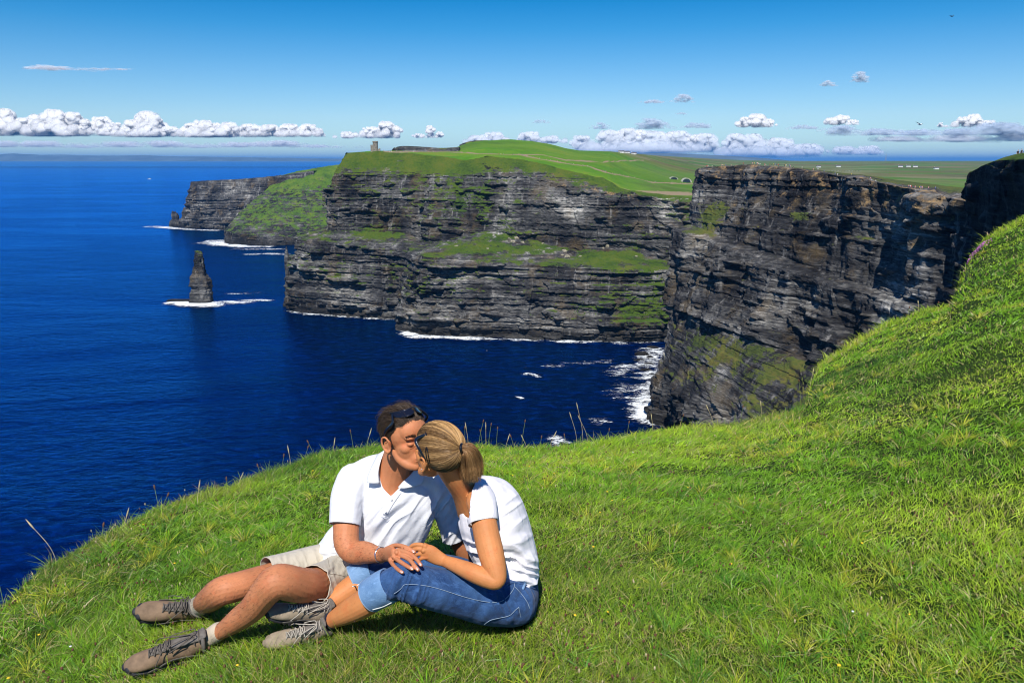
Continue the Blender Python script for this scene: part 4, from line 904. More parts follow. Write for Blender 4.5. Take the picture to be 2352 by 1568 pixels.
a = body.data.attributes.new('hairy', 'FLOAT', 'POINT'); a.data.foreach_set('value', hairy.astype(np.float32))
displace(body, lambda c, n: .0009*fbm(c[:, 0]*40, c[:, 1]*40, c[:, 2]*40, seed=8, oct=3))
B_MAN = bvh(body)
for q in [(922, 1312, .5), (945, 1304, .6), (958, 1305, .85), (965, 1295, .9), (949, 1265, .5)]: nail(man, B_MAN, q[0], q[1], q[2])
# fine limb hair standing on the skin
def limb_hair():
    me = body.data; c = get_co(me); n = get_no(me); r = np.random.default_rng(5); idx = r.choice(np.nonzero(hairy > .5)[0], 9000); px_, py_, _ = proj(c[idx])
    d = n[idx]*.45+np.stack([-np.ones(len(idx))*.6, r.normal(size=len(idx))*.3, -np.ones(len(idx))*.5+r.normal(size=len(idx))*.3], 1); d /= np.linalg.norm(d, axis=1, keepdims=True)
    t = np.linspace(0, 1, 3); P = c[idx][:, None]+d[:, None]*(t[None, :, None]*r.uniform(.006, .013, len(idx))[:, None, None])
    strands('limb_hair', P, r.uniform(.0004, .0006, len(idx)), np.array([[.05, .025, .012]])*r.uniform(.6, 1.6, (len(idx), 1)), M_HAIR, man)
limb_hair()
# shirt
def folds_m(c, n):
    x, y, d = proj(c); a = (x-900)*.80+(y-1200)*.60; b = -(x-900)*.60+(y-1200)*.80      # a across the folds, b along them
    w = sstep(x, 812, 850)*sstep(y, 1105, 1165); a2 = a+10*vnoise(b/60, a/80, seed=3)
    f = (1-np.abs(vnoise(a2/17, b/150, seed=4)))**2*2-1; g = vnoise(a2/8, b/70, seed=5)
    sl = vnoise(x/30, y/9, seed=6)*sstep(y, 1110, 1200)*(1-sstep(x, 805, 840)); lo = vnoise((x+y*.4)/26, (y-x*.2)/8, seed=7)*sstep(y, 1235, 1262)*(1-sstep(x, 815, 850))
    rs = sstep(x, 985, 1020)*(vnoise(x/12, y/40, seed=12)*.004)
    return w*(.0095*f+.003*g)+.0035*sl+.006*lo+.0015*vnoise(x/18, y/18, seed=9)+rs
bm = bmesh.new(); vt(bm, [(850, 1228, 3.13, 62, 60), (806, 1258, 3.155, 66, 66), (783, 1277, 3.165, 60, 64), (774, 1284, 3.17, 57, 62)])
vt(bm, [(905, 1092, 3.06, 62, 44), (903, 1112, 3.06, 92, 58), (905, 1145, 3.07, 101, 66), (902, 1185, 3.09, 92, 67), (885, 1228, 3.12, 86, 68), (850, 1268, 3.16, 84, 68), (815, 1296, 3.18, 76, 64), (792, 1310, 3.19, 66, 58)], n=60)
vt(bm, [(818, 1098, 3.04, 34, 36), (860, 1082, 3.06, 38, 38), (905, 1082, 3.06, 42, 42), (950, 1086, 3.07, 38, 38), (1005, 1112, 3.08, 34, 36)])
vt(bm, [(812, 1102, 3.03, 39), (800, 1140, 3.0, 40), (794, 1180, 2.97, 37), (791, 1225, 2.94, 35)])
vt(bm, [(1000, 1112, 3.08, 36), (1022, 1150, 3.11, 38), (1038, 1190, 3.14, 36), (1052, 1250, 3.17, 32)])
vt(bm, [(885, 1066, 3.0, 22), (880, 1080, 3.01, 28)])
shirt = fuse('polo_shirt', bm, .0042, 5, M_WHITE, man, .55)
displace(shirt, folds_m, True)
cut_end(shirt, V(792, 1204, 2.95), V(790, 1230, 2.94)-V(797, 1180, 2.97), .067)
cut_end(shirt, V(1049, 1232, 3.16), V(1054, 1250, 3.17)-V(1043, 1215, 3.15), .068)
c = get_co(shirt.data); n = get_no(shirt.data); x, y, d = proj(c)
neckpoly = [(882, 1020), (872, 1060), (872, 1092), (880, 1118), (897, 1138), (915, 1120), (938, 1096), (950, 1084), (960, 1040)]
cut(shirt, (in_poly(x, y, neckpoly) & (d < 3.09))); thick(shirt, .003)
B_SH = bvh(shirt)
def flap(name, B, inner, outer, mat, parent, off=(.004, .012), k=10, m=6, th=.0028, fb=3.0):
    I = catmull(np.array(inner, float), k); O = catmull(np.array(outer, float), k); bm = bmesh.new(); vs = []
    for i in range(k):
        row = []
        for j in range(m):
            t = j/(m-1); q = I[i]*(1-t)+O[i]*t; row.append(bm.verts.new(onto(B, q[0], q[1], off[0]+(off[1]-off[0])*math.sin(math.pi*min(1, t*.9+.1)), fb)))
        vs.append(row)
    for i in range(k-1):
        for j in range(m-1): bm.faces.new((vs[i][j], vs[i+1][j], vs[i+1][j+1], vs[i][j+1]))
    for _ in range(4): bmesh.ops.smooth_vert(bm, verts=bm.verts[:], factor=.5, use_axis_x=True, use_axis_y=True, use_axis_z=True)
    o = to_obj(name, bm, mat, parent); thick(o, th, 1); return o
z1 = lambda x, y: (705.6+x*.25, 885.9+y*.25)
def flap3(name, inner, outer, mat, parent, th=.003, m=7, k=14, bulge=.006):
    """flap between two 3-D edges given as (vx, vy, depth)"""
    I = catmull(np.array([list(V(*p)) for p in inner]), k); O = catmull(np.array([list(V(*p)) for p in outer]), k); t = np.linspace(0, 1, m)
    G = I[:, None]*(1-t)[None, :, None]+O[:, None]*t[None, :, None]; G += np.array([0, -CP, SP])[None, None]*(bulge*np.sin(np.pi*t))[None, :, None]
    o = mesh_np(name, G.reshape(-1, 3), grid_faces(k, m), mat, parent=parent, smooth=True); thick(o, th, 1); return o
flap3('collar', [(884, 1034, 2.99), (874, 1062, 2.965), (869, 1088, 2.955), (872, 1110, 2.955)], [(868, 1044, 3.02), (855, 1070, 2.985), (846, 1092, 2.965), (843, 1108, 2.955)], M_WHITE, man)
flap3('collar', [(951, 1080, 2.975), (938, 1094, 2.965), (925, 1106, 2.955), (914, 1118, 2.95)], [(978, 1080, 3.0), (975, 1098, 2.975), (968, 1112, 2.96), (934, 1121, 2.945)], M_WHITE, man)
flap('placket', B_SH, [(904, 1130), (892, 1150), (884, 1168), (877, 1184)], [(928, 1126), (916, 1142), (903, 1160), (890, 1184)], M_WHITE, man, off=(.0015, .004), th=.0015)
line_on('placket_stitching', B_SH, [(877, 1185), (884, 1188), (891, 1186)], .0008, M_WHITE, man, off=.003)
for q in [(900, 1146), (887, 1174)]:
    bm = bmesh.new(); p = onto(B_SH, q[0], q[1], .0055); tube(bm, [p, p+Vector((0, -.0015, .0008))], [.0045]*2, hint=Vector((0, 0, 1)), seg=12, n=2, dome=False); to_obj('button', bm, M_BUTTON, man)
# shorts
bm = bmesh.new()
vt(bm, [(820, 1278, 3.17, 50, 50), (798, 1302, 3.18, 60, 58), (790, 1322, 3.17, 58, 60)])
vt(bm, [(800, 1318, 3.13, 60, 58), (760, 1335, 3.0, 52), (722, 1344, 2.88, 47.5), (690, 1346, 2.78, 46)])
vt(bm, [(790, 1288, 3.2, 50, 52), (720, 1296, 3.12, 43), (655, 1308, 3.05, 39), (612, 1316, 3.0, 37), (585, 1324, 2.97, 36)])
shorts = fuse('shorts', bm, .004, 4, M_KHAKI, man)
displace(shorts, lambda c, n: (lambda x, y, d: .004*(1-np.abs(vnoise((x-y*.3)/14, (y+x*.3)/60, seed=3)))**2+.004*vnoise((x+y)/12, (x-y)/40, seed=6)*sstep(x, 700, 760)+.002*vnoise(x/7, y/20, seed=8))(*proj(c)), True)
cut_end(shorts, V(716, 1345, 2.86), V(690, 1346, 2.78)-V(735, 1342, 2.92), .115); cut_end(shorts, V(614, 1316, 3.0), V(585, 1324, 2.97)-V(655, 1308, 3.05), .10); thick(shorts, .003)
B_S = bvh(shorts)
line_on('hem_stitching', B_S, [(723, 1306), (731, 1330), (731, 1356), (722, 1384)], .0009, M_THREADK, man); line_on('side_seam', B_S, [(738, 1322), (765, 1318), (790, 1322)], .0009, M_THREADK, man)
line_on('pocket_seam', B_S, [(742, 1262), (752, 1280), (756, 1300)], .0009, M_THREADK, man)
# socks, boots, bracelet
bm = bmesh.new(); vt(bm, [(502, 1449, 2.842, 21.5), (490, 1457, 2.852, 21.0), (476, 1466, 2.862, 20), (460, 1476, 2.876, 20), (444, 1486, 2.885, 20)], n=60, caps=True); o = to_obj('sock', bm, M_SOCK, man)
ax = V(444, 1486, 2.885)-V(502, 1449, 2.842); ax.normalize(); rib = lambda c, n: .0019*np.sin((c@np.array(ax))*520+2.0*vnoise(c[:, 2]*40, c[:, 0]*30))
bpy.context.view_layer.update(); displace(o, rib)
bm = bmesh.new(); vt(bm, [(468, 1384, 3.085, 24), (460, 1389, 3.13, 23.5), (450, 1394, 3.18, 22), (440, 1399, 3.22, 22)], n=60); o = to_obj('sock', bm, M_SOCK, man); displace(o, lambda c, n: .002*np.sin(c[:, 0]*420+c[:, 1]*200))
boot(man, V(462, 1502, 2.87), V(294, 1537, 2.79), (.02, -.42, .9), (M_LEATH, M_MESHG, M_SOLE, M_LACE), V(490, 1457, 2.852), 1.0, 1.1)
boot(man, V(466, 1416, 3.23), V(318, 1409, 3.10), (.06, -.60, .75), (M_LEATH, M_MESHG, M_SOLE, M_LACE), V(468, 1382, 3.08), 1.04, 1.12)
bm = bmesh.new(); cc = V(876, 1273.5, 2.797); t = (V(893, 1273, 2.745)-V(862, 1272, 2.825)).normalized(); a1 = t.cross(Vector((0, 0, 1))).normalized(); a2 = t.cross(a1)
tube(bm, [cc+a1*math.cos(a)*.0255+a2*math.sin(a)*.0265 for a in np.linspace(0, 2*math.pi, 25)], [.0045]*25, [.0015]*25, hint=a1, seg=8, caps=False, n=60); to_obj('bracelet', bm, M_METAL, man)
# hair
def man_hair():
    r = np.random.default_rng(12); n = 52000; u = r.normal(size=(n, 3)); u /= np.linalg.norm(u, axis=1, keepdims=True); p = ellip_pt(u, MH, sM)
    x, y, z = p.T
    line = np.where(y > .035, .058+.35*(y-.035)*0+.012*np.cos(x*60), np.where(y > -.001, np.where(z > .012, .022, -.035), np.where(y > -.028, .018, -.075))) + .005*r.normal(size=n)
    line = np.where((y > .03) & (np.abs(x) > .045), .052, np.where((y > .010) & (y <= .035), .028+.9*(y-.01), line))
    k = z > line; p = p[k]; u = u[k]; n = len(p); x, y, z = p.T
    topf = sstep(z, .02, .085); c0 = np.array([0, -.014, .022]); RR = np.array([.0785, .1005, .0905])
    nrm = (p-c0)/RR**2; nrm /= np.linalg.norm(nrm, axis=1, keepdims=True)
    sd = fbm(x*30, y*30, z*30, seed=3, oct=2); s2 = fbm(x*30, y*30, z*30, seed=4, oct=2); s3 = fbm(x*55, y*55, z*55, seed=6, oct=2)
    g = np.stack([.55*np.sign(x)*(1-topf)*.2+1.7*sd, -1.0+1.2*s2, -(1-topf)*1.1+1.0*s3], 1)+r.normal(size=(n, 3))*.16
    fr_ = sstep(y, .02, .05)[:, None]; g = g*(1-fr_)+(np.stack([.7*sd, -1.4+.3*s2, .5+.3*s3], 1)+r.normal(size=(n, 3))*.12)*fr_
    g -= nrm*(g*nrm).sum(1, keepdims=True); g /= np.linalg.norm(g, axis=1, keepdims=True)+1e-6
    side = (z < .012) & (y > -.03); ln = r.uniform(.026, .046, n)*np.where(side, .45, 1)*(.75+.4*topf); t = np.linspace(0, 1, 6)
    base = p[:, None]+g[:, None]*(t[None, :, None]*ln[:, None, None]); q = (base-c0)/RR; q /= np.linalg.norm(q, axis=2, keepdims=True)
    vol = (.04+.10*topf*(.6+.9*np.clip(.5+sd*1.5, 0, 1)))*np.where(side, .3, 1); fly = np.where(r.random(n) < .05, 2.0, 1.0)*r.uniform(.35, 1.1, n); lift = 1.01+(vol*fly)[:, None]*np.sin(np.pi*(.12+.62*t))[None]*np.sqrt(t)[None]
    P = q*RR*lift[..., None]+c0
    col = np.array([[.060, .038, .023]])*r.uniform(.4, 1.6, (n, 1)); gr = (np.abs(y+.0) < .03) & (z < .02); col[gr] = col[gr]*.8+.03
    strands('hair', to_world(MH, P*sM), r.uniform(.0006, .0011, n), col, M_HAIR, man)
    bm = bmesh.new(); bmesh.ops.create_icosphere(bm, subdivisions=5, radius=1.0)
    me = bpy.data.meshes.new('x'); bm.to_mesh(me); bm.free(); c = get_co(me); P = ellip_pt(c, MH, sM, .003); x, y, z = P.T
    line = np.where(y > .035, .062, np.where(y > -.001, .026, np.where(y > -.028, .022, -.07))); line = np.where((y > .03) & (np.abs(x) > .045), .056, line)
    P += c*(.006*fbm(x*40, y*40, z*40, seed=2))[:, None]
    set_co(me, to_world(MH, P)); o = bpy.data.objects.new('hair_base', me); COL.objects.link(o); o.parent = man; me.materials.append(M_SCALPM); cut(o, z < line); me.polygons.foreach_set('use_smooth', np.ones(len(me.polygons), bool))
    # eyebrow strokes
    m = 240; yb = r.uniform(.014, .052, m); P0 = np.stack([yb, .089-.0*yb-14*(yb-.02)**2*.9, .0185+.004*np.sin((yb-.014)*80)+r.normal(size=m)*.0022], 1); P0 = np.concatenate([P0, P0*np.array([-1, 1, 1])])
    dd = np.stack([np.sign(P0[:, 0])*.9, -.15+0*P0[:, 0], .35+r.normal(size=2*m)*.2], 1); P = P0[:, None]+dd[:, None]*(np.linspace(0, 1, 3)[None, :, None]*.007)
    for h in (slice(0, m), slice(m, 2*m)): strands('eyebrow', to_world(MH, P[h]*sM), np.full(m, .0011), np.array([[.06, .032, .018]])*np.ones((m, 1)), M_HAIR, man)
    for k in (-1, 1):
        bm = bmesh.new(); tube(bm, [MH @ (Vector((k*x_, .0835-14*(x_-.03)**2, -.0165+.0006+3*(x_-.031)**2))*sM) for x_ in (.019, .025, .031, .037, .043)], [.0009]*5, hint=Vector((0, 0, 1)), seg=6); to_obj('eyelashes', bm, M_SCALPM, man)
man_hair(); sunglasses(MH, sM, man, z0=.094, y0=.060, tilt=1.05, lift=.020)

# ================================================================ WOMAN
woman = empty('person', V(1170, 1425, 2.95), label='woman with blond ponytail, white T-shirt and rolled blue jeans, sitting beside the man', cat='person', group='couple kissing on the clifftop grass')
WH = frame(1005, 1034, 2.76, (-.77, .62, .10), (.30, -.28, .93)); sW = .91
bm = bmesh.new(); head_blobs(bm, WH, sW, True, -.010)
vt(bm, [(1024, 1062, 2.76, 29), (1042, 1092, 2.80, 28), (1068, 1125, 2.86, 33), (1095, 1160, 2.92, 50)])
vt(bm, [(1085, 1130, 2.93, 45, 60), (1115, 1165, 2.94, 62, 70), (1145, 1225, 2.95, 62, 72), (1165, 1290, 2.96, 55, 70), (1180, 1345, 2.96, 52, 75), (1180, 1385, 2.95, 48, 80)])
vt(bm, [(1100, 1150, 2.80, 30), (1108, 1180, 2.76, 29), (1117, 1225, 2.72, 30), (1128, 1270, 2.68, 30), (1139, 1310, 2.655, 25), (1139, 1331, 2.645, 21.5), (1118, 1328, 2.65, 21), (1085, 1314, 2.67, 21), (1050, 1299, 2.70, 17), (1022, 1288, 2.735, 13.5, 12)], n=80)   # left arm
vt(bm, [(1100, 1160, 3.05, 28), (1112, 1215, 3.12, 25), (1125, 1270, 3.16, 20), (1125, 1320, 3.14, 16), (1122, 1345, 3.12, 13, 10), (1116, 1362, 3.1, 11, 7)])        # right arm behind
vt(bm, [(1020, 1287, 2.735, 14, 10), (1003, 1279, 2.735, 17.5, 10), (988, 1270, 2.733, 19, 10), (978, 1266, 2.73, 18, 9)], n=20)
finger(bm, [(982, 1256, 2.735), (965, 1250, 2.735), (950, 1251, 2.738), (941, 1257, 2.742)], 5.6); finger(bm, [(976, 1263, 2.73), (960, 1260, 2.733), (949, 1263, 2.738), (943, 1270, 2.742)], 5.4)
finger(bm, [(977, 1271, 2.728), (964, 1271, 2.73), (954, 1276, 2.735), (950, 1283, 2.74)], 5.2); finger(bm, [(982, 1279, 2.725), (970, 1281, 2.725), (962, 1286, 2.73)], 4.9); finger(bm, [(1004, 1267, 2.75), (990, 1257, 2.762), (976, 1250, 2.77)], 5.0)
ball(bm, tuple(V(977, 1254, 2.728)), (.010, .010, .010)); ball(bm, tuple(V(973, 1264, 2.722)), (.009, .009, .009))
vt(bm, [(910, 1338, 2.66, 30), (875, 1356, 2.67, 31), (840, 1382, 2.70, 32), (800, 1404, 2.745, 27), (768, 1421, 2.79, 19.5), (750, 1432, 2.82, 15.5), (742, 1438, 2.825, 15)], n=60)
vt(bm, [(880, 1310, 2.93, 30), (840, 1328, 2.92, 28), (805, 1352, 2.90, 28), (770, 1376, 2.875, 23), (745, 1395, 2.86, 17), (734, 1404, 2.855, 15)], n=60)
wb = fuse('body', bm, .0022, 3, M_SKINW, woman); relax_head(wb, WH, sW, 12); B_W = bvh(wb)
bm = bmesh.new(); tube(bm, [onto(B_W, 812+3*math.cos(a), 1425, .0004) for a in (0, 1)], [.003, .002], hint=CAMF, seg=8); to_obj('mole', bm, simple_mat('mole', (.05, .02, .015)), woman)
def folds_w(c, n):
    x, y, d = proj(c); a = (y-1200)*.9-(x-1150)*.25; b = (x-1150)*.9+(y-1200)*.25
    w = sstep(y, 1205, 1260); f = (1-np.abs(vnoise((a+8*vnoise(b/40, a/60, seed=1))/13, b/90, seed=2)))**2*2-1
    u = 1-sstep(y, 1190, 1240); g = vnoise((x-y*.35)/16, (y+x*.3)/90, seed=4)
    br = sstep(x, 1140, 1170)*((1-np.abs(vnoise(((x-1150)*.55+(y-1250)*.8)/15, ((x-1150)*-.8+(y-1250)*.55)/90, seed=7)))**2)
    return w*.010*f+.005*u*g+.007*br+.0015*vnoise(x/15, y/15, seed=9)
bm = bmesh.new()
vt(bm, [(1082, 1108, 2.93, 28, 44), (1098, 1130, 2.93, 55, 70), (1122, 1165, 2.94, 76, 88), (1137, 1210, 2.95, 80, 90), (1152, 1250, 2.96, 76, 84), (1168, 1290, 2.965, 69, 80), (1178, 1325, 2.97, 62, 84), (1180, 1345, 2.97, 60, 86)], n=60)
vt(bm, [(1095, 1140, 2.85, 34, 40), (1102, 1150, 2.80, 38), (1106, 1175, 2.765, 37), (1112, 1215, 2.735, 34)])
vt(bm, [(1095, 1150, 3.04, 34), (1108, 1190, 3.08, 34), (1114, 1222, 3.12, 30)])
vt(bm, [(1095, 1168, 2.90, 42, 40), (1103, 1205, 2.90, 44, 46), (1116, 1240, 2.91, 38, 50)])
tee = fuse('t_shirt', bm, .0042, 5, M_WHITE2, woman, .55); displace(tee, folds_w, True)
cut_end(tee, V(1111, 1200, 2.745), V(1112, 1215, 2.735)-V(1106, 1175, 2.765)+Vector((.004, 0, -.004)), .063); 
cut_end(tee, V(1180, 1330, 2.97), V(1187, 1370, 2.98)-V(1175, 1315, 2.97), .2)
c = get_co(tee.data); x, y, d = proj(c); cut(tee, in_poly(x, y, [(1035, 1080), (1040, 1122), (1052, 1150), (1068, 1185), (1077, 1190), (1079, 1150), (1083, 1125), (1092, 1105), (1085, 1080)]) & (d < 2.95)); thick(tee, .003)
# jeans
def folds_j(c, n):
    x, y, d = proj(c); g = vnoise((x+y*.5)/20, (y-x*.3)/60, seed=2); kn = (1-sstep(np.hypot(x-925, y-1360), 20, 75))*(1-np.abs(vnoise(((x-900)*.9+(y-1350)*.3)/9, (y-1350)/60, seed=5)))**2
    hp = (1-sstep(np.hypot(x-1165, y-1370), 25, 80))*(1-np.abs(vnoise(((x-1160)*.8-(y-1370)*.4)/12, (y+x*.5)/70, seed=6)))**2
    return .005*g+.012*kn+.010*hp+.0012*vnoise(x/8, y/8, seed=7)
bm = bmesh.new()
vt(bm, [(1182, 1335, 2.97, 52, 78), (1184, 1365, 2.96, 54, 90), (1184, 1385, 2.95, 52, 92)])
ball(bm, tuple(V(1178, 1388, 2.90)), (.078, .085, .073))
vt(bm, [(1178, 1385, 2.85, 52, 55), (1120, 1376, 2.80, 57), (1060, 1364, 2.74, 52), (1000, 1352, 2.69, 48), (945, 1339, 2.65, 44), (918, 1336, 2.642, 40), (895, 1343, 2.655, 36), (868, 1358, 2.67, 35)], n=70)
vt(bm, [(1165, 1360, 3.06, 52), (1100, 1340, 3.05, 44), (1040, 1318, 3.03, 42), (960, 1308, 2.98, 40), (890, 1302, 2.94, 36), (858, 1310, 2.93, 33), (834, 1320, 2.93, 31)], n=60)
jeans = fuse('jeans', bm, .004, 4, M_DENIM, woman); displace(jeans, folds_j, True); B_J = bvh(jeans)
def cuff(pts, name='rolled_cuff'):
    bm = bmesh.new(); vt(bm, pts, caps=False, seg=40, n=24); o = to_obj(name, bm, M_DENIML, woman)
    displace(o, lambda c, n: .0045*fbm(c[:, 0]*28, c[:, 2]*28, c[:, 1]*28, seed=4, oct=3)); thick(o, .006, 0)
    bm = bmesh.new(); a = V(*pts[-1][:3]); b = V(*pts[-2][:3]); T = (a-b).normalized(); N_ = (CAMF-T*CAMF.dot(T)).normalized(); Bn = T.cross(N_); r1 = pts[-1][3]*pts[-1][2]/FV
    for k, rr in ((.0, 1.02), (-.009, 1.0)):
        tube(bm, [a+T*k+Bn*r1*rr*math.cos(t)+N_*r1*rr*math.sin(t) for t in np.linspace(0, 2*math.pi, 33)], [.0028 if k == 0 else .0011]*33, hint=T, seg=8, caps=False, n=64)
    to_obj('cuff_edge', bm, M_THREAD, o)
    return o
cuff([(896, 1342, 2.655, 38.5), (883, 1349, 2.66, 39), (866, 1358, 2.67, 38), (851, 1367, 2.68, 36.5)])
cuff([(858, 1309, 2.93, 36), (845, 1314, 2.93, 36), (828, 1322, 2.925, 34), (812, 1331, 2.92, 32)])
ST = lambda pts, **k: line_on('stitching', B_J, pts, .0010, M_THREAD, woman, off=.0014, **k)
z3 = lambda x, y: (744.8+x*.25, 1176+y*.25)
ST([z3(640, 745), z3(720, 690), z3(740, 660), z3(880, 665), z3(1050, 700), z3(1250, 765), z3(1450, 815), z3(1600, 825), z3(1680, 780), z3(1740, 700), z3(1745, 655)])
ST([z3(1470, 1025), z3(1530, 985), z3(1620, 965), z3(1700, 945), z3(1750, 900), z3(1785, 870)]); ST([z3(1785, 870), z3(1795, 920), z3(1805, 960)]); ST([z3(1755, 690), z3(1810, 750), z3(1860, 820), z3(1885, 880)])
line_on('belt_loop', B_J, [z3(1845, 628), z3(1838, 660), z3(1825, 700)], .005, M_DENIML, woman, off=.002, n=10)
line_on('waistband', B_J, [z3(1650, 700), z3(1690, 655), z3(1760, 650), z3(1850, 665), z3(1930, 700)], .004, M_DENIM, woman, off=.001, n=30)
for cf, pts in ((bpy.data.objects['rolled_cuff'], [(857, 1397), (880, 1390), (906, 1377)]), (bpy.data.objects['rolled_cuff.001'], [(810, 1346), (822, 1342), (838, 1333)])):
    line_on('cuff_edge', bvh(cf), pts, .0022, M_THREADL, cf, off=.003, n=20)
# socks and boots
bm = bmesh.new(); vt(bm, [(764, 1422, 2.797, 20), (750, 1430, 2.82, 19), (738, 1438, 2.83, 18.5)], n=12); to_obj('sock', bm, M_NAVY, woman)
bm = bmesh.new(); vt(bm, [(750, 1391, 2.863, 19), (742, 1398, 2.858, 18.5), (733, 1404, 2.855, 17)], n=12); to_obj('sock', bm, M_NAVY, woman)
bt = (M_LEATHW, M_MESHG, M_LEATHW, M_LACEW)
boot(woman, V(745, 1463, 2.84), V(612, 1480, 2.77), (.05, -.55, .8), bt, V(770, 1418, 2.79), 1.0, 1.08); boot(woman, V(732, 1428, 2.85), V(608, 1408, 2.76), (.04, -.45, .85), (M_LEATHW, M_MESHG, M_SOLE, M_LACEW), V(765, 1384, 2.86), 1.0, 1.08)
# hair combed back into a ponytail
def woman_hair():
    r = np.random.default_rng(21); n = 40000; u = r.normal(size=(n, 3)); u /= np.linalg.norm(u, axis=1, keepdims=True); p = ellip_pt(u, WH, sW)/sW; x, y, z = p.T
    line = np.where(y > .02, .045-.9*np.clip(.06-y, 0, .04), np.where(y > -.02, -.03, -.080)); k = z > line; p = p[k]; n = len(p)
    tie = np.array([0, -.118, .050]); c0 = np.array([0, -.014, .022]); R = np.array([.0785, .1005, .0905])
    t = np.linspace(0, 1, 12)[None, :, None]; start = p[:, None]; straight = start*(1-t)+tie*t
    q = (straight-c0)/R; s = np.linalg.norm(q, axis=2, keepdims=True); tgt = 1.035+.045*np.sin(np.pi*np.clip(t, 0, 1))**.8; lift = r.uniform(-.012, .012, (n, 1, 1))*.5+.004; q = q/np.maximum(s, 1e-3)*np.where(t < .93, tgt+lift*(t > .05), np.maximum(s, tgt*.98))
    P = q*R+c0; lock = fbm(p[:, 0]*38, p[:, 1]*20, p[:, 2]*38, seed=6, oct=3)
    P = P+(.0010*np.sin(t*7+lock[:, None, None]*9))*np.sin(np.pi*t)
    av = p-tie; ang = np.arctan2(av[:, 0]*1.1, av[:, 2]+.25*av[:, 1]); k0 = np.clip(.50+1.05*fbm(ang*13, 0*ang, seed=5, oct=4)+lock*.25+r.normal(size=n)*.10, 0, 1)[:, None]; col = np.array([[.17, .09, .034]])*(1-k0)+np.array([[.56, .34, .14]])*k0; col *= r.uniform(.88, 1.12, (n, 1))
    low = sstep(p[:, 2], .0, -.06)[:, None]; col = col*(1-.45*low)
    strands('hair', to_world(WH, P*sW), r.uniform(.0006, .0010, n), col, M_HAIR, woman, taper=.2)
    bm = bmesh.new(); bmesh.ops.create_icosphere(bm, subdivisions=5, radius=1.0); me = bpy.data.meshes.new('x'); bm.to_mesh(me); bm.free(); c = get_co(me); Q = ellip_pt(c, WH, sW, .0025); x, y, z = (Q/sW).T
    line = np.where(y > .02, .047-.9*np.clip(.06-y, 0, .04), np.where(y > -.02, -.022, -.073)); set_co(me, to_world(WH, Q)); o = bpy.data.objects.new('hair_base', me); COL.objects.link(o); o.parent = woman; me.materials.append(M_SCALPW); cut(o, z < line); me.polygons.foreach_set('use_smooth', np.ones(len(me.polygons), bool))
    tw = WH @ Vector(tie*sW)
    # ponytail
    m = 12000; path = np.array([list(tw), list(tw+V(1080, 1042, 2.74)-V(1066, 1040, 2.74)), list(V(1081, 1058, 2.73)), list(V(1084, 1086, 2.75)), list(V(1090, 1114, 2.77))]); C = catmull(path, 12); T = np.gradient(C, axis=0); T /= np.linalg.norm(T, axis=1, keepdims=True)
    a = r.uniform(0, 2*np.pi, m); rad = np.sqrt(r.random(m)); prof = np.array([.009, .013, .020, .027, .032, .035, .036, .036, .034, .031, .027, .022])
    B1 = np.cross(T, [0, 1, .2]); B1 /= np.linalg.norm(B1, axis=1, keepdims=True); B2 = np.cross(T, B1)
    tp = r.uniform(.58, .84, m); idx = np.linspace(0, 1, 12)[None]*tp[:, None]*11; i0 = np.clip(idx.astype(int), 0, 10); f = (idx-i0)[..., None]
    def at(A): return A[i0]*(1-f)+A[i0+1]*f
    pr = (prof[i0]*(1-f[..., 0])+prof[np.minimum(i0+1, 11)]*f[..., 0]); wob = 1+.22*fbm(a[:, None]*2+0*idx, idx/4, seed=8)
    P = at(C)+at(B1)*(np.cos(a+.25)[:, None]*rad[:, None]*pr*wob)[..., None]+at(B2)*(np.sin(a+.25)[:, None]*rad[:, None]*pr*wob)[..., None]
    P = P+(r.normal(size=(m, 1, 3))*.0035+np.stack([fbm(a*6, 0*a, seed=31), fbm(a*6, 0*a, seed=32), fbm(a*6, 0*a, seed=33)], 1)[:, None]*.010)*(np.linspace(0, 1, 12)**2)[None, :, None]
    k0 = np.clip(.45+.6*fbm(np.cos(a)*3, np.sin(a)*3, seed=9)+r.normal(size=m)*.2, 0, 1)[:, None]; col = np.array([[.15, .07, .028]])*(1-k0)+np.array([[.52, .30, .13]])*k0
    strands('ponytail', P, r.uniform(.0007, .0012, m), col, M_HAIR, woman, taper=.5)
    bm = bmesh.new(); a_ = np.linspace(0, 2*math.pi, 21); t0 = Vector(C[1]-C[0]).normalized(); b1 = t0.orthogonal().normalized(); b2 = t0.cross(b1); c1 = Vector(C[0]*.6+C[1]*.4)
    tube(bm, [c1+b1*.0135*math.cos(k)+b2*.0135*math.sin(k) for k in a_], [.0048]*21, hint=t0, seg=10, caps=False, n=40); to_obj('hair_tie', bm, M_LENS, woman)
    bm = bmesh.new(); 
    pc = [(-1, -.022+.006*math.cos(k), .020+.021*math.sin(k)) for k in np.linspace(0, 2*math.pi, 21)]
    pts = []
    for k in np.linspace(0, 2*math.pi, 25):
        uu = np.array([[-.072, -.030+.0045*math.cos(k)+.006*math.sin(k), .020+.026*math.sin(k)]]); q = ellip_pt(uu-np.array([[0, -.014, .022]]), WH, sW, .0125); pts.append(WH @ Vector(q[0]))
    tube(bm, pts, [.0015]*25, hint=CAMF, seg=8, caps=False, n=60); to_obj('hair_clip', bm, M_LENS, woman)
woman_hair(); sunglasses(WH, sW, woman, z0=.080, y0=.058, tilt=1.0, lift=.016)
bm = bmesh.new(); ball(bm, (0, 0, 0), (.003, .003, .003), Matrix.Translation(WH @ Vector((-.086*sW, -.004, -.048*sW)))); to_obj('earring', bm, M_METAL, woman)
bpy.context.view_layer.update()
own(man); own(woman)
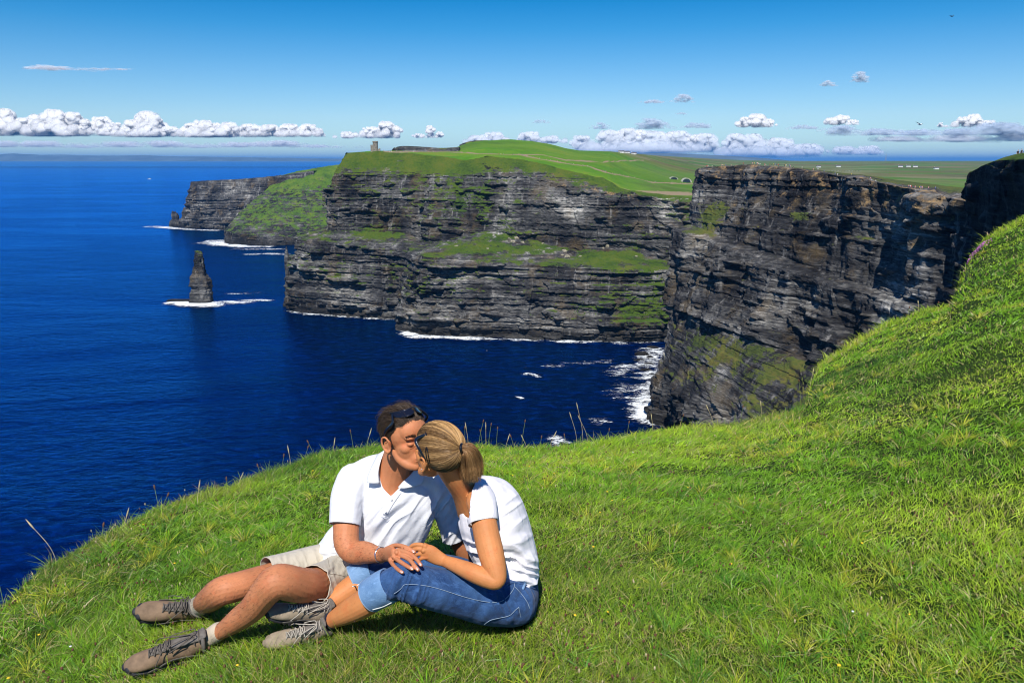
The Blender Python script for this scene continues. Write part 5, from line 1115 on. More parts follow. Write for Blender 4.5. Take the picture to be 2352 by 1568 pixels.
# ================================================================ far things: tower, people, buildings, boat, birds
def prism(bm, x0, x1, y0, y1, z0, z1, M=None):
    vs = [bm.verts.new(((M @ Vector(p)) if M else p)) for p in [(x0,y0,z0),(x1,y0,z0),(x1,y1,z0),(x0,y1,z0),(x0,y0,z1),(x1,y0,z1),(x1,y1,z1),(x0,y1,z1)]]
    for f in [(0,3,2,1),(4,5,6,7),(0,1,5,4),(1,2,6,5),(2,3,7,6),(3,0,4,7)]: bm.faces.new([vs[i] for i in f])
def stone_mat(name, col):
    m, N, b, out = new_mat(name); geo = N.add('ShaderNodeNewGeometry'); n = N.noise(geo.outputs['Position'], .9, 5, .7); n2 = N.noise(geo.outputs['Position'], 4, 4, .6)
    N.l.new(N.ramp(N.math('ADD', N.math('MULTIPLY', n, .5), N.math('MULTIPLY', n2, .5)), [(.36, tuple(c*.5 for c in col)), (.62, tuple(c*1.25 for c in col))]), b.inputs['Base Color']); b.inputs['Roughness'].default_value = .95; return m
M_STONE = stone_mat('tower_stone', (.27, .235, .19)); M_DARKW = simple_mat('dark_opening', (.02, .02, .025), .5, .1, 1)
def tower():
    base = PY(862.8, 350.2, 1050); root = empty('stone_tower', base, label='small round stone tower with a lower square turret on the clifftop', cat='tower'); L_ = lambda x, y, z: base+Vector((x, y, z))
    r = 3.35; H = 12.6; bm = bmesh.new(); tube(bm, [L_(0, 0, -2), L_(0, 0, 3), L_(0, 0, H)], [r*1.04, r*1.0, r*.96], seg=28, hint=Vector((0, 1, 0)), dome=False); to_obj('tower_body', bm, M_STONE, root, smooth=False)
    bm = bmesh.new(); tube(bm, [L_(0, 0, H-.2), L_(0, 0, H+.5)], [r*1.08]*2, seg=28, hint=Vector((0, 1, 0)), dome=False, n=2)
    for k in range(10):
        a = k*math.pi/5; M = Matrix.Translation(L_(math.cos(a)*r*.98, math.sin(a)*r*.98, H+.5)) @ Matrix.Rotation(a, 4, 'Z'); prism(bm, -.3, .3, -.55, .55, 0, .9, M)
    to_obj('parapet', bm, M_STONE, root, smooth=False)
    bm = bmesh.new(); prism(bm, -6.0, -2.6, -1.8, 1.8, -2, 8.6, Matrix.Translation(base))
    for k in range(3): prism(bm, -6.05+k*1.25, -5.35+k*1.25, -1.85, -1.3, 8.6, 9.5, Matrix.Translation(base))
    to_obj('turret', bm, M_STONE, root, smooth=False)
    bm = bmesh.new(); prism(bm, 2.6, 6.0, -1.2, 1.2, -2, 4.2, Matrix.Translation(base)); prism(bm, 4.9, 6.02, -1.22, 1.22, 4.2, 5.1, Matrix.Translation(base)); to_obj('side_wall', bm, M_STONE, root, smooth=False)
    for x, z in ((-.9, 8.4), (1.1, 5.2), (-1.2, 2.6), (-4.3, 5.6)):
        bm = bmesh.new(); y = -math.sqrt(max(0, r*r-x*x))-.06 if x > -2 else -1.86; prism(bm, x-.28, x+.28, y-.02, y+.4, z, z+1.3, Matrix.Translation(base)); to_obj('window', bm, M_DARKW, root, smooth=False)
    own(root)
tower()
# -- walkers
def flat(name, col, rough=.8): return simple_mat(name, col, rough, .05, 5)
M_SK = flat('far_skin', (.5, .27, .18)); TOPS = {'white': flat('white_top', (.8, .8, .78)), 'red': flat('red_top', (.6, .05, .04)), 'blue': flat('blue_top', (.06, .14, .5)), 'dark': flat('dark_top', (.03, .03, .04)), 'yellow': flat('yellow_top', (.7, .5, .05)), 'pink': flat('pink_top', (.7, .3, .35))}
M_TR = flat('dark_trousers', (.05, .06, .10)); M_TR2 = flat('khaki_trousers', (.35, .3, .22)); M_HR = flat('far_hair', (.06, .04, .03))
def walker_mesh(stride, pack):
    bm = bmesh.new(); T = lambda p, r: tube(bm, [Vector(q) for q in p], r, hint=Vector((0, 1, 0)), seg=10, n=3*len(p))
    for sgn in (-1, 1): T([(sgn*.10, 0, .92), (sgn*.11, sgn*stride*.5, .5), (sgn*.11, sgn*stride, .07)], [.10, .075, .05]); T([(sgn*.11, sgn*stride, .05), (sgn*.115, sgn*stride-.16, .04)], [.05, .045])
    T([(0, 0, .88), (0, .01, 1.12), (0, 0, 1.38), (0, 0, 1.47)], [.165, .155, .19, .08]); T([(0, 0, 1.45), (0, -.01, 1.56)], [.055, .055]); ball(bm, (0, -.01, 1.66), (.082, .098, .115), None, 2)
    for sgn in (-1, 1): T([(sgn*.19, 0, 1.40), (sgn*.235, -sgn*stride*.3, 1.14), (sgn*.23, -sgn*stride*.7-.05, .90)], [.06, .048, .035])
    if pack: ball(bm, (0, .19, 1.22), (.15, .11, .22), None, 2)
    o = fuse('person', bm, .03, 2, M_SK); me = o.data; bpy.data.objects.remove(o); return me
def dress(me, top, tr):
    me = me.copy(); me.materials.clear()
    for m in (M_SK, top, tr, M_HR): me.materials.append(m)
    for p in me.polygons:
        c = p.center; p.material_index = 3 if (c.z > 1.66 and c.y > -.03) or c.z > 1.72 else 0 if c.z > 1.46 else 1 if c.z > .92 and not (abs(c.x) > .19 and c.z < 1.2) else 0 if abs(c.x) > .19 and c.z > .82 else 2
    return me
WM = [walker_mesh(.0, False), walker_mesh(.26, False), walker_mesh(.18, True)]
DR = {(i, t): dress(m, TOPS[t], M_TR if (i+len(t)) % 2 else M_TR2) for i, m in enumerate(WM) for t in TOPS}
def surf(objs):
    tr = [bvh(o) for o in objs]
    def f(x, y, z0=60):
        best = None
        for t in tr:
            h = t.ray_cast(Vector((x, y, z0)), Vector((0, 0, -1)))
            if h[0] is not None and (best is None or h[0].z > best): best = h[0].z
        return best
    return f
DRK = {m.name: k[0] for k, m in DR.items()}
S_far = surf([land, cliffB, cliffD, cliffA])
wr = random.Random(4)
USED = set()
def put_walker(x, y, top, lab, group, rz=None, i=None):
    z = S_far(x, y)
    if z is None: return
    o = bpy.data.objects.new('person', DR[(wr.randrange(3) if i is None else i, top)]); COL.objects.link(o); o.location = (x, y, z-.03); o.rotation_euler.z = wr.uniform(0, 6.28) if rz is None else rz
    s = wr.uniform(.93, 1.06); o.scale = (s, s, s)
    if isinstance(lab, tuple):
        l, vx, xs = lab; q = (vx-xs[0])/(xs[-1]-xs[0]); k = [n for n, m in enumerate(WM) if DRK[o.data.name] == n][0]
        lab = l.replace('tiny distant walker', ('tiny standing walker', 'tiny striding walker', 'tiny rucksack walker')[k])+', '+('left end', 'left half', 'middle', 'right half', 'right end')[min(4, int(q*5))]
    if lab in USED: bpy.data.objects.remove(o); return False
    USED.add(lab)
    return tag(o, lab, 'person', group)
TL = {'white': 'in a white top', 'red': 'in a red top', 'blue': 'in a blue top', 'dark': 'in dark clothes', 'yellow': 'in a yellow top', 'pink': 'in a pink top'}
def crowd(pts, n, where, group, spread=1.4, Yk=None, cols=('white', 'white', 'white', 'red', 'blue', 'dark', 'yellow', 'pink')):
    xs = [p[0] for p in pts]
    for k in range(n):
        vx = xs[0]+(xs[-1]-xs[0])*wr.random(); vy = np.interp(vx, xs, [p[1] for p in pts])+wr.uniform(-.5, .5)*spread
        p = land_at(vx, vy) if Yk is None else PY(vx, vy, np.interp(vx, xs, Yk)+wr.uniform(3, 9))
        for _ in range(14):
            t = wr.choice(cols)
            if put_walker(p.x, p.y, t, ('tiny distant walker ' + TL[t] + ' ' + where, vx, xs), group) is not False: break
crowd([(868, 349.8), (905, 350.5), (1000, 351)], 26, 'near the stone tower', 'visitors by the tower')
crowd([(1120, 353), (1190, 354), (1240, 366), (1300, 378), (1350, 386), (1400, 400), (1450, 409), (1500, 417)], 46, 'on the hill path', 'visitors on the hill path')
crowd([(1500, 417), (1560, 421), (1612, 423)], 16, 'by the visitor centre', 'visitors at the visitor centre')
crowd([(1615, 383), (1700, 379), (1760, 384), (1830, 390)], 34, 'on the right cliff top', 'visitors on the right cliff edge', Yk=[640, 590, 560, 520])
crowd([(1830, 391), (1950, 406), (2100, 435), (2200, 458)], 22, 'on the right cliff, lower edge', 'visitors on the lower cliff edge', Yk=[520, 460, 385, 340])
for i, (x, y, t, lab) in enumerate([(102.6, 166, 'dark', 'leftmost dark figure standing on the grassy top of the near shaded cliff'), (103.15, 165.7, 'dark', 'middle dark figure standing close beside another on the near shaded cliff'), (103.6, 165.3, 'blue', 'rightmost figure at the picture edge on top of the near shaded cliff')]):
    o = put_walker(x, y, t, lab, 'people on the near shaded clifftop', .6*i, i)
    if o: o.location.z -= .15
# -- visitor centre: two curved glazed openings set into the grassy slope
M_CONC = flat('pale_stone', (.5, .47, .41)); M_GLASSD = simple_mat('dark_glass', (.02, .03, .035), .15, .1, 1, 0, 60, 0, .8); M_SLATE = flat('slate_roof', (.09, .09, .10)); M_WALLW = flat('white_render', (.78, .77, .73))
for (vx, vy, w, h, lab) in [(1547, 411.5, 12, 3.6, 'left curved glazed front of the visitor centre sunk in the green slope'), (1576, 419, 14, 6.2, 'right larger curved front of the visitor centre sunk in the green slope')]:
    p = land_at(vx, vy); zz = S_far(p.x, p.y) or p.z; p.z = zz; root = empty('visitor_centre', p, label=lab, cat='building', group='visitor centre fronts')
    Mx = Matrix.Translation(p+Vector((0, -3, 0))); bm = bmesh.new()
    for k in range(14):
        a0, a1 = math.pi*k/14, math.pi*(k+1)/14
        for (ra, rb) in ((1.0, 1.22),):
            pts = [(w/2*math.cos(a)*q, -.5*(q > 1.1), h*math.sin(a)*q) for a in (a0, a1) for q in (ra, rb)]
            v = [bm.verts.new(Mx @ Vector((x_, y_, z_))) for x_, y_, z_ in pts]; bm.faces.new((v[0], v[1], v[3], v[2]))
            v2 = [bm.verts.new(Mx @ Vector((x_, y_+9, z_))) for x_, y_, z_ in pts]; bm.faces.new((v[1], v2[1], v2[3], v[3]))
    to_obj('wall', bm, M_CONC, root, smooth=False)
    bm = bmesh.new(); vs = [bm.verts.new(Mx @ Vector((w/2*.99*math.cos(a), .5, h*.99*math.sin(a)-.1))) for a in np.linspace(0, math.pi, 16)]; bm.faces.new(vs); g = to_obj('window', bm, M_GLASSD, root, smooth=False); thick(g, .2)
    own(root)
# -- far farm houses and parked vehicles
def house(vx, vy, Y, w, d, h, lab, grp, rz=.3, pt=None):
    p = pt or PY(vx, vy, Y); z = S_far(p.x, p.y, 400); p.z = (z if z is not None else p.z)-.3; root = empty('farm_house', p, label=lab, cat='house', group=grp); M = Matrix.Translation(p) @ Matrix.Rotation(rz, 4, 'Z')
    bm = bmesh.new(); prism(bm, -w/2, w/2, -d/2, d/2, 0, h, M); to_obj('wall', bm, M_WALLW, root, smooth=False)
    bm = bmesh.new(); r = h+d*.42; o_ = .4; P = [M @ Vector(q) for q in [(-w/2-o_, -d/2-o_, h-.1), (w/2+o_, -d/2-o_, h-.1), (w/2+o_, d/2+o_, h-.1), (-w/2-o_, d/2+o_, h-.1), (-w/2-o_, 0, r), (w/2+o_, 0, r)]]; v = [bm.verts.new(q) for q in P]
    for f in [(0, 1, 5, 4), (2, 3, 4, 5), (0, 4, 3), (1, 2, 5), (0, 3, 2, 1)]: bm.faces.new([v[i] for i in f])
    rf = to_obj('roof', bm, M_SLATE, root, smooth=False)
    bm = bmesh.new(); prism(bm, -w/2+.5, -w/2+1.7, -.5, .5, r-.8, r+1.1, M); to_obj('chimney', bm, M_WALLW, root, smooth=False)
    for k in range(3): bm = bmesh.new(); x = -w*.3+k*w*.3; prism(bm, x-.6, x+.6, -d/2-.05, -d/2+.3, 1.0, 2.2, M); to_obj('window', bm, M_DARKW, root, smooth=False)
    own(root)
hl = [(1427, 351.2, 'leftmost white house on the brow of the green hill'), (1440, 352.2, 'middle white house on the brow of the green hill'), (1456, 354.5, 'right white house a little lower on the brow of the green hill')]
for vx, vy, lab in hl: house(vx, vy, 1, 15, 7, 3.6, lab, 'white houses on the hill brow', wr.uniform(-.4, .4), land_at(vx, vy))
for i, (vx, vy) in enumerate([(1880, 385), (1925, 384), (2068, 384), (2086, 383.5), (2102, 384), (2150, 389)]):
    house(vx, vy, 1, 20, 9, 5, ['far white farm building on the moor left of the mast', 'second far farm building on the moor nearer the mast', 'far farm building just right of the mast', 'middle of three far farm buildings right of the mast', 'rightmost of three far farm buildings right of the mast', 'lone far farm building low on the moor near the dark cliff'][i], 'far farm buildings on the moor', wr.uniform(-.6, .6), land_at(vx, vy))
def car_mesh(col):
    bm = bmesh.new(); prism(bm, -2.1, 2.1, -.85, .85, .35, .95); vs = [(-1.5, -.8, .95), (1.2, -.8, .95), (1.2, .8, .95), (-1.5, .8, .95), (-1.0, -.65, 1.5), (.6, -.65, 1.5), (.6, .65, 1.5), (-1.0, .65, 1.5)]; v = [bm.verts.new(q) for q in vs]
    for f in [(4, 5, 6, 7), (0, 1, 5, 4), (1, 2, 6, 5), (2, 3, 7, 6), (3, 0, 4, 7)]: bm.faces.new([v[i] for i in f])
    for x in (-1.3, 1.3):
        for y in (-.8, .8): tube(bm, [Vector((x, y-.1, .33)), Vector((x, y+.1, .33))], [.33]*2, hint=Vector((0, 0, 1)), seg=12, n=2, dome=False)
    me = bpy.data.meshes.new('parked_car'); bm.to_mesh(me); bm.free(); me.materials.append(col); me.materials.append(M_DARKW)
    for p in me.polygons: p.material_index = 1 if p.center.z < .4 or (p.center.z > .96 and abs(p.normal.z) < .8) else 0
    return me
CM = [(n, car_mesh(simple_mat(n+'_paint', c, .25, .02, 1, 0, 60, 0, .6))) for n, c in (('white', (.8, .8, .8)), ('silver', (.45, .46, .48)), ('red', (.45, .03, .03)), ('blue', (.03, .08, .3)), ('dark', (.03, .03, .035)))]
for k in range(22):
    vx = 1900+k*3.6; p = land_at(vx, 393.5+.3*(k % 2)); n, me = CM[(k*2+k//5) % 5]; o = bpy.data.objects.new('parked_car', me); COL.objects.link(o); o.location = (p.x, p.y, (S_far(p.x, p.y, 400) or p.z)+.02); o.rotation_euler.z = 1.5+wr.uniform(-.1, .1); tag(o, 'tiny distant %s car, %s of the row on the far moor' % (n, ('left end', 'left half', 'middle', 'right half', 'right end')[k//5]), 'car', 'cars parked on the far moor')
# -- radio mast
def mast():
    p = PY(2033.5, 373.0, 7600); root = empty('radio_mast', p, label='tall thin lattice radio mast on the far moor horizon', cat='mast'); H = 76.0; M_ = flat('galvanised_steel', (.35, .36, .38)); bm = bmesh.new(); w = lambda z: 5.2*(1-z/H)+.9
    cs = [(-1, -1), (1, -1), (1, 1), (-1, 1)]; lv = np.linspace(0, H, 12)
    for cx_, cy_ in cs: tube(bm, [p+Vector((cx_*w(z), cy_*w(z), z-3)) for z in (0, H/2, H)], [.55, .5, .4], hint=Vector((0, 1, 0)), seg=6)
    to_obj('leg', bm, M_, root); bm = bmesh.new()
    for i in range(11):
        for k in range(4):
            a, b = cs[k], cs[(k+1) % 4]; z0_, z1_ = lv[i]-3, lv[i+1]-3; tube(bm, [p+Vector((a[0]*w(lv[i]), a[1]*w(lv[i]), z0_)), p+Vector((b[0]*w(lv[i+1]), b[1]*w(lv[i+1]), z1_))], [.22]*2, hint=Vector((0, .3, 1)), seg=5, n=2, dome=False)
    to_obj('bracing', bm, M_, root); bm = bmesh.new(); tube(bm, [p+Vector((0, 0, H-4)), p+Vector((0, 0, H+14))], [.5, .25], hint=Vector((0, 1, 0)), seg=6); to_obj('antenna', bm, M_, root); own(root)
mast()
# -- boat with wake
def boat():
    p = PZ(343.5, 411.6); root = empty('ferry_boat', p, label='small white ferry boat crossing the open blue sea on the left', cat='boat'); M = Matrix.Translation(p); bm = bmesh.new(); L_ = 15; secs = []
    for t in np.linspace(0, 1, 9):
        x = -L_+2*L_*t; w = 3.6*min(1, (1-t)*3.0+.03)**.7; zt = 2.6+1.6*t*t; secs.append([(x, -w, zt), (x, -w*.75, .0), (x, 0, -1.2), (x, w*.75, .0), (x, w, zt)])
    vs = [[bm.verts.new(M @ Vector(q)) for q in s_] for s_ in secs]
    for a, b in zip(vs[:-1], vs[1:]):
        for i in range(4): bm.faces.new((a[i], b[i], b[i+1], a[i+1]))
        bm.faces.new((a[4], b[4], b[0], a[0]))
    bm.faces.new(vs[0]); bm.faces.new(vs[-1][::-1]); to_obj('hull', bm, flat('white_hull', (.85, .85, .85)), root, smooth=False)
    bm = bmesh.new(); prism(bm, -9, 5, -2.6, 2.6, 2.6, 5.6, M); prism(bm, -1, 4, -2.0, 2.0, 5.6, 8.4, M); c = to_obj('cabin', bm, flat('white_cabin', (.82, .82, .82)), root, smooth=False)
    bm = bmesh.new(); prism(bm, -8.6, 4.4, -2.68, -2.61, 3.8, 4.8, M); prism(bm, -.6, 3.6, -2.08, -2.01, 6.6, 7.7, M); to_obj('window', bm, M_DARKW, root, smooth=False)
    bm = bmesh.new(); tube(bm, [M @ Vector((-2, 0, 5.6)), M @ Vector((-2, 0, 12))], [.3, .15], hint=Vector((0, 1, 0)), seg=6); to_obj('mast', bm, M_DARKW, root); own(root)
    foam_strip([(333, 412.3, 10, .4), (338, 412.2, 16, .9), (345, 412.2, 16, 1.0), (350, 412.1, 8, .4)])['label'] = 'white wake around the little ferry'
boat()
# -- gulls
def gull(vx, vy, Y, span, lab, light=True, roll=.1):
    p = PY(vx, vy, Y); root = empty('seagull', p, label=lab, cat='bird'); k = span/1.3; wm = flat('gull_white', (.85, .85, .85)) if light else flat('dark_feathers', (.05, .05, .06)); gm = flat('gull_grey', (.40, .43, .47)) if light else wm; tm = flat('black_wingtip', (.03, .03, .03))
    R_ = Matrix.Translation(p) @ Matrix.Rotation(roll, 4, 'Y') @ Matrix.Rotation(.5, 4, 'Z') @ Matrix.Scale(k, 4)
    bm = bmesh.new(); tube(bm, [R_ @ Vector(q) for q in [(0, -.26, .01), (0, -.2, .02), (0, -.1, .0), (0, .05, -.01), (0, .2, .0), (0, .3, .01)]], [.018*k, .04*k, .06*k, .07*k, .04*k, .03*k], hint=Vector((0, 0, 1)), seg=10); to_obj('body', bm, wm, root)
    bm = bmesh.new(); tube(bm, [R_ @ Vector((0, -.26, .01)), R_ @ Vector((0, -.32, -.005))], [.011*k, .003*k], hint=Vector((0, 0, 1)), seg=6, n=3); to_obj('beak', bm, flat('yellow_beak', (.7, .45, .05)), root)
    for sg in (-1, 1):
        n = 12; t = np.linspace(0, 1, n); X = sg*(.03+.62*t); Zc = .10*np.sin(t*math.pi*.62)*1.6-.02; Yc = -.06+.0*t+.10*np.sin(t*2.6)-.04+.16*t*t; ch = .16*(1-t**2.5)+.01; G = np.zeros((n, 5, 3))
        for j in range(5): G[:, j, 0] = X; G[:, j, 1] = Yc+ch*(j/4-.25); G[:, j, 2] = Zc+.012*math.sin(math.pi*j/4)
        Gw = to_world(R_, G); w = mesh_np('wing', Gw.reshape(-1, 3), grid_faces(n, 5), gm, parent=root, smooth=True); thick(w, .012*k, 0); w.data.materials.append(tm)
        for pl in w.data.polygons: pl.material_index = 1 if pl.index//4 >= n-3 else 0
    own(root)
gull(2113, 286, 92, 1.35, 'white gull gliding over the sky on the right above the moor', True, .15); gull(2187, 38, 120, 1.1, 'dark small bird high in the blue sky at upper right', False, -.1)
gull(1118, 805, 420, 1.3, 'tiny white gull flying low over the dark bay', True, .2)

# ================================================================ clouds and air
def cloud_material(name, a0, a1, soft, col=(1.0, 1.0, 1.0), trans=.35, amax=1.0):
    m, N, b, out = new_mat(name); N.n.remove(b); geo = N.add('ShaderNodeNewGeometry'); pos = geo.outputs['Position']
    lw = N.add('ShaderNodeLayerWeight'); lw.inputs[0].default_value = .5; fac = N.math('SUBTRACT', 1.0, lw.outputs['Facing'])
    n = N.noise(pos, .0014, 9, .72); v = N.math('ADD', fac, N.math('MULTIPLY', N.math('SUBTRACT', n, .5), soft)); at = N.add('ShaderNodeAttribute', attribute_name='dens')
    a = N.math('MULTIPLY', N.math('MULTIPLY', N.smooth(v, a0, a1), at.outputs['Fac']), amax)
    nm = N.add('ShaderNodeVectorMath', operation='NORMALIZE'); va = N.add('ShaderNodeVectorMath', operation='ADD'); N.l.new(geo.outputs['Normal'], va.inputs[0]); va.inputs[1].default_value = (0, -1.5, 1.8); N.l.new(va.outputs[0], nm.inputs[0]); d = N.add('ShaderNodeBsdfDiffuse'); d.inputs[0].default_value = col+(1,); N.l.new(nm.outputs[0], d.inputs['Normal']); t = N.add('ShaderNodeBsdfTranslucent'); t.inputs[0].default_value = col+(1,); mx = N.add('ShaderNodeMixShader'); mx.inputs[0].default_value = trans; N.l.new(d.outputs[0], mx.inputs[1]); N.l.new(t.outputs[0], mx.inputs[2])
    tr = N.add('ShaderNodeBsdfTransparent'); m2 = N.add('ShaderNodeMixShader'); N.l.new(a, m2.inputs[0]); N.l.new(tr.outputs[0], m2.inputs[1]); N.l.new(mx.outputs[0], m2.inputs[2]); N.l.new(m2.outputs[0], out.inputs[0]); return m
M_CUM = cloud_material('cumulus', .12, 1.15, 1.5, trans=.45, amax=.93); M_CUMP = cloud_material('pale_cumulus', .1, .9, 1.2, (.90, .93, .97), .35, .55); M_GREY = cloud_material('thin_grey_cloud', .25, 1.15, 1.9, (.70, .79, .90), .4, .26); M_WISP = cloud_material('cloud_wisp', .1, .9, 1.3, (.92, .95, 1.0), .5, .20)
ICO = {}
for sd in (2, 3):
    b_ = bmesh.new(); bmesh.ops.create_icosphere(b_, subdivisions=sd, radius=1.0); ICO[sd] = (np.array([list(v.co) for v in b_.verts]), np.array([[v.index for v in f.verts] for f in b_.faces])); b_.free()
def cloud(puffs, base, mat, lab, Y=60000, seed=0, flatk=1.0, kind='cloud', low=.25):
    """puffs: (vx, top vy, width) columns of billows on a common base line"""
    r = np.random.default_rng(seed); s = Y/FV; Vs, Fs, Ds = [], [], []; nv = 0
    for vx, vt_, w in puffs:
        h = base-vt_; n = int(14+w*h/42)
        for k in range(n):
            t = r.random()**.8; rad = (w*.12+h*.15)*r.uniform(.55, 1.15)*(1-.35*t); x = vx+r.normal()*w*.26*(1-.55*t); y = base-h*t*(1-rad/h*.5)-rad*.15; y = max(y, vt_+rad)
            ic, fc = ICO[3 if rad > 5 else 2]; c = PY(x, y, Y+r.uniform(-.8, .8)*w*s*.5); q = ic*rad*s*np.array([1, .9, .92*flatk]); P = q+np.array(c)
            kf = 1/(rad*s); nn = fbm(P[:, 0]*.00135, P[:, 1]*.00135, P[:, 2]*.00135, seed=3, oct=4)*rad*s*.40+fbm(P[:, 0]*.005, P[:, 1]*.005, P[:, 2]*.005, seed=4, oct=2)*rad*s*.13
            P = P+ic*nn[:, None]; zb = PY(x, base, Y).z; P[:, 2] = np.where(P[:, 2] < zb, zb+(P[:, 2]-zb)*.25, P[:, 2])
            Vs.append(P); Fs.append(fc+nv); nv += len(P); Ds.append(np.clip(low+(1-low)*sstep(P[:, 2], zb-h*s*.05, zb+h*s*.38), 0, 1))
    xs_ = [p[0] for p in puffs]; ts_ = [p[1] for p in puffs]; o_ = np.argsort(xs_)
    for x in np.arange(min(xs_), max(xs_), 6.0 if Y < 70000 else 14.0):     # a continuous base joins the billows
        hh = max(5.0, .35*(base-np.interp(x, np.array(xs_)[o_], np.array(ts_)[o_]))); ic, fc = ICO[2]; c = PY(x, base-hh*.5, Y); P = ic*s*np.array([max(10, hh) if Y < 70000 else 22, hh, hh*.62])+np.array(c)
        P = P+ic*(fbm(P[:, 0]*.00135, P[:, 1]*.00135, P[:, 2]*.00135, seed=3, oct=3)*hh*s*.4)[:, None]; Vs.append(P); Fs.append(fc+nv); nv += len(P); Ds.append(np.full(len(P), min(low, .5)*.35))
    o = mesh_np('cloud', np.concatenate(Vs), np.concatenate(Fs), mat, smooth=True, attrs={'dens': np.concatenate(Ds)}); return tag(o, lab, kind)
cloud([(-60,262,70),(10,250,60),(45,270,40),(20,282,60)], 312, M_CUM, 'white billowing cloud at the far left edge of the sky', seed=1)
cloud([(80,262,50),(125,252,70),(165,256,55),(195,272,40),(110,280,90)], 313, M_CUM, 'broad white cumulus second from the left edge', seed=2)
cloud([(232,268,50),(262,280,40),(240,290,60)], 312, M_CUM, 'small white cumulus between two taller ones on the left', seed=3)
cloud([(300,274,50),(332,255,60),(362,272,50),(390,290,50),(330,286,90)], 315, M_CUM, 'tallest white cumulus above the sea on the left', seed=4)
cloud([(440,282,50),(470,275,60),(520,280,60),(570,284,60),(480,292,120)], 315, M_CUM, 'long low white cloud above the sea right of the tallest cumulus', seed=5)
cloud([(620,286,60),(665,284,60),(705,284,50),(732,295,30)], 315, M_CUM, 'rounded white cloud at the right end of the sea cloud bank', seed=6)
cloud([(800,302,50),(850,290,50),(888,277,50),(910,288,30)], 318, M_CUM, 'white cloud just above the stone tower', seed=7)
cloud([(962,306,30),(988,287,28),(1008,302,24)], 318, M_CUM, 'small white cloud right of the tower above the scarp', seed=8)
cloud([(1100,310,60),(1140,303,60),(1215,302,60),(1265,312,60)], 330, M_CUMP, 'pale low cloud behind the green hilltop', seed=9)
cloud([(1340,310,50),(1400,298,60),(1440,294,60),(1500,300,70),(1560,300,70),(1620,306,60),(1480,325,220)], 350, M_CUMP, 'wide pale cumulus bank right of the green hill', seed=10)
cloud([(1430,300,50),(1470,298,40),(1545,302,50),(1600,308,50)], 330, M_CUM, 'bright upper heads of the cloud bank right of the green hill', seed=11, low=.05)
cloud([(1690,306,60),(1730,306,60),(1790,316,70),(1850,330,80),(1760,336,160)], 360, M_CUMP, 'pale sloping cloud above the blue inland hills', seed=12)
cloud([(1940,336,70),(2000,334,70)], 356, M_CUMP, 'pale flat cloud above the radio mast', seed=13)
cloud([(1712,268,40),(1740,261,50),(1765,272,30)], 293, M_CUM, 'small isolated white cloud above the right cliff', seed=14, low=.4)
cloud([(1910,270,40),(1935,264,50),(1960,274,30)], 288, M_CUM, 'white cloud head above the grey cloud on the right', seed=15, low=.3)
cloud([(2215,268,45),(2240,262,45),(2268,276,40),(2160,281,22)], 293, M_CUM, 'bright white cloud in the sky above the near shaded cliff', seed=16, low=.3)
GC = [((1500,227,46),238,'thin grey cloudlet high on the right, left of a darker one'), ((1567,214,44),236,'darker grey cloudlet highest on the right'), ((1240,273,34),284,'small thin grey cloudlet above the green hilltop'), ((1380,279,40),297,'grey cloudlet right of the green hill'), ((1500,268,70),297,'larger thin grey cloud in the middle right sky'), ((1600,279,60),295,'flat thin grey cloud beside the larger grey one'), ((1565,257,24),264,'tiny grey wisp between two grey clouds'), ((1845,284,60),298,'grey cloudlet left of the white cloud head'), ((1975,162,36),190,'faint grey wisp high at upper right'), ((1902,183,34),199,'fainter grey wisp left of another at upper right')]
for i, ((a, b_, c_), bs, lab) in enumerate(GC): cloud([(a, b_, c_), (a+c_*.3, b_+(bs-b_)*.3, c_*.7), (a-c_*.35, b_+(bs-b_)*.4, c_*.6)], bs, M_GREY, lab, Y=45000, seed=30+i, flatk=.6, low=.8)
cloud([(1930,283,90),(2020,290,120),(2110,292,120),(2200,290,120),(2300,275,140),(2380,280,120)], 312, M_GREY, 'long flat grey cloud stretching to the right edge', Y=50000, seed=50, flatk=.6, low=.8)
cloud([(2060,306,140),(2200,304,160),(2330,300,120)], 325, M_WISP, 'faint veil under the long grey cloud', Y=50000, seed=51, flatk=.5, low=.8)
cloud([(x, 322+6*math.sin(x), 120) for x in range(-80, 780, 90)], 338, M_WISP, 'faint flat veil of cloud low over the sea', Y=75000, seed=52, flatk=.5, low=.8)
cloud([(90, 145, 90), (140, 148, 90), (190, 150, 100), (240, 152, 80), (280, 154, 60)], 162, M_WISP, 'faint high streak of cloud at upper left', Y=45000, seed=54, flatk=.25, low=.5)

HZ = 124000
bm = bmesh.new(); prism(bm, -HZ, HZ, -HZ, HZ, SEA-1.0-16, 380); hz = to_obj('haze', bm, None, smooth=False) if False else None
me = bpy.data.meshes.new('haze'); bm.to_mesh(me); bm.free(); hm = bpy.data.materials.new('clear_sea_air'); hm.use_nodes = True; HN = NT(hm.node_tree); HN.n.clear(); ho = HN.add('ShaderNodeOutputMaterial'); hv = HN.add('ShaderNodeVolumePrincipled'); hv.inputs['Color'].default_value = (.13, .45, 1.0, 1); hv.inputs['Density'].default_value = HAZE; hv.inputs['Anisotropy'].default_value = 0.0; HN.l.new(hv.outputs[0], ho.inputs['Volume'])
me.materials.append(hm); haze = bpy.data.objects.new('haze', me); COL.objects.link(haze); tag(haze, kind='stuff', label='thin blue sea air', cat='haze')
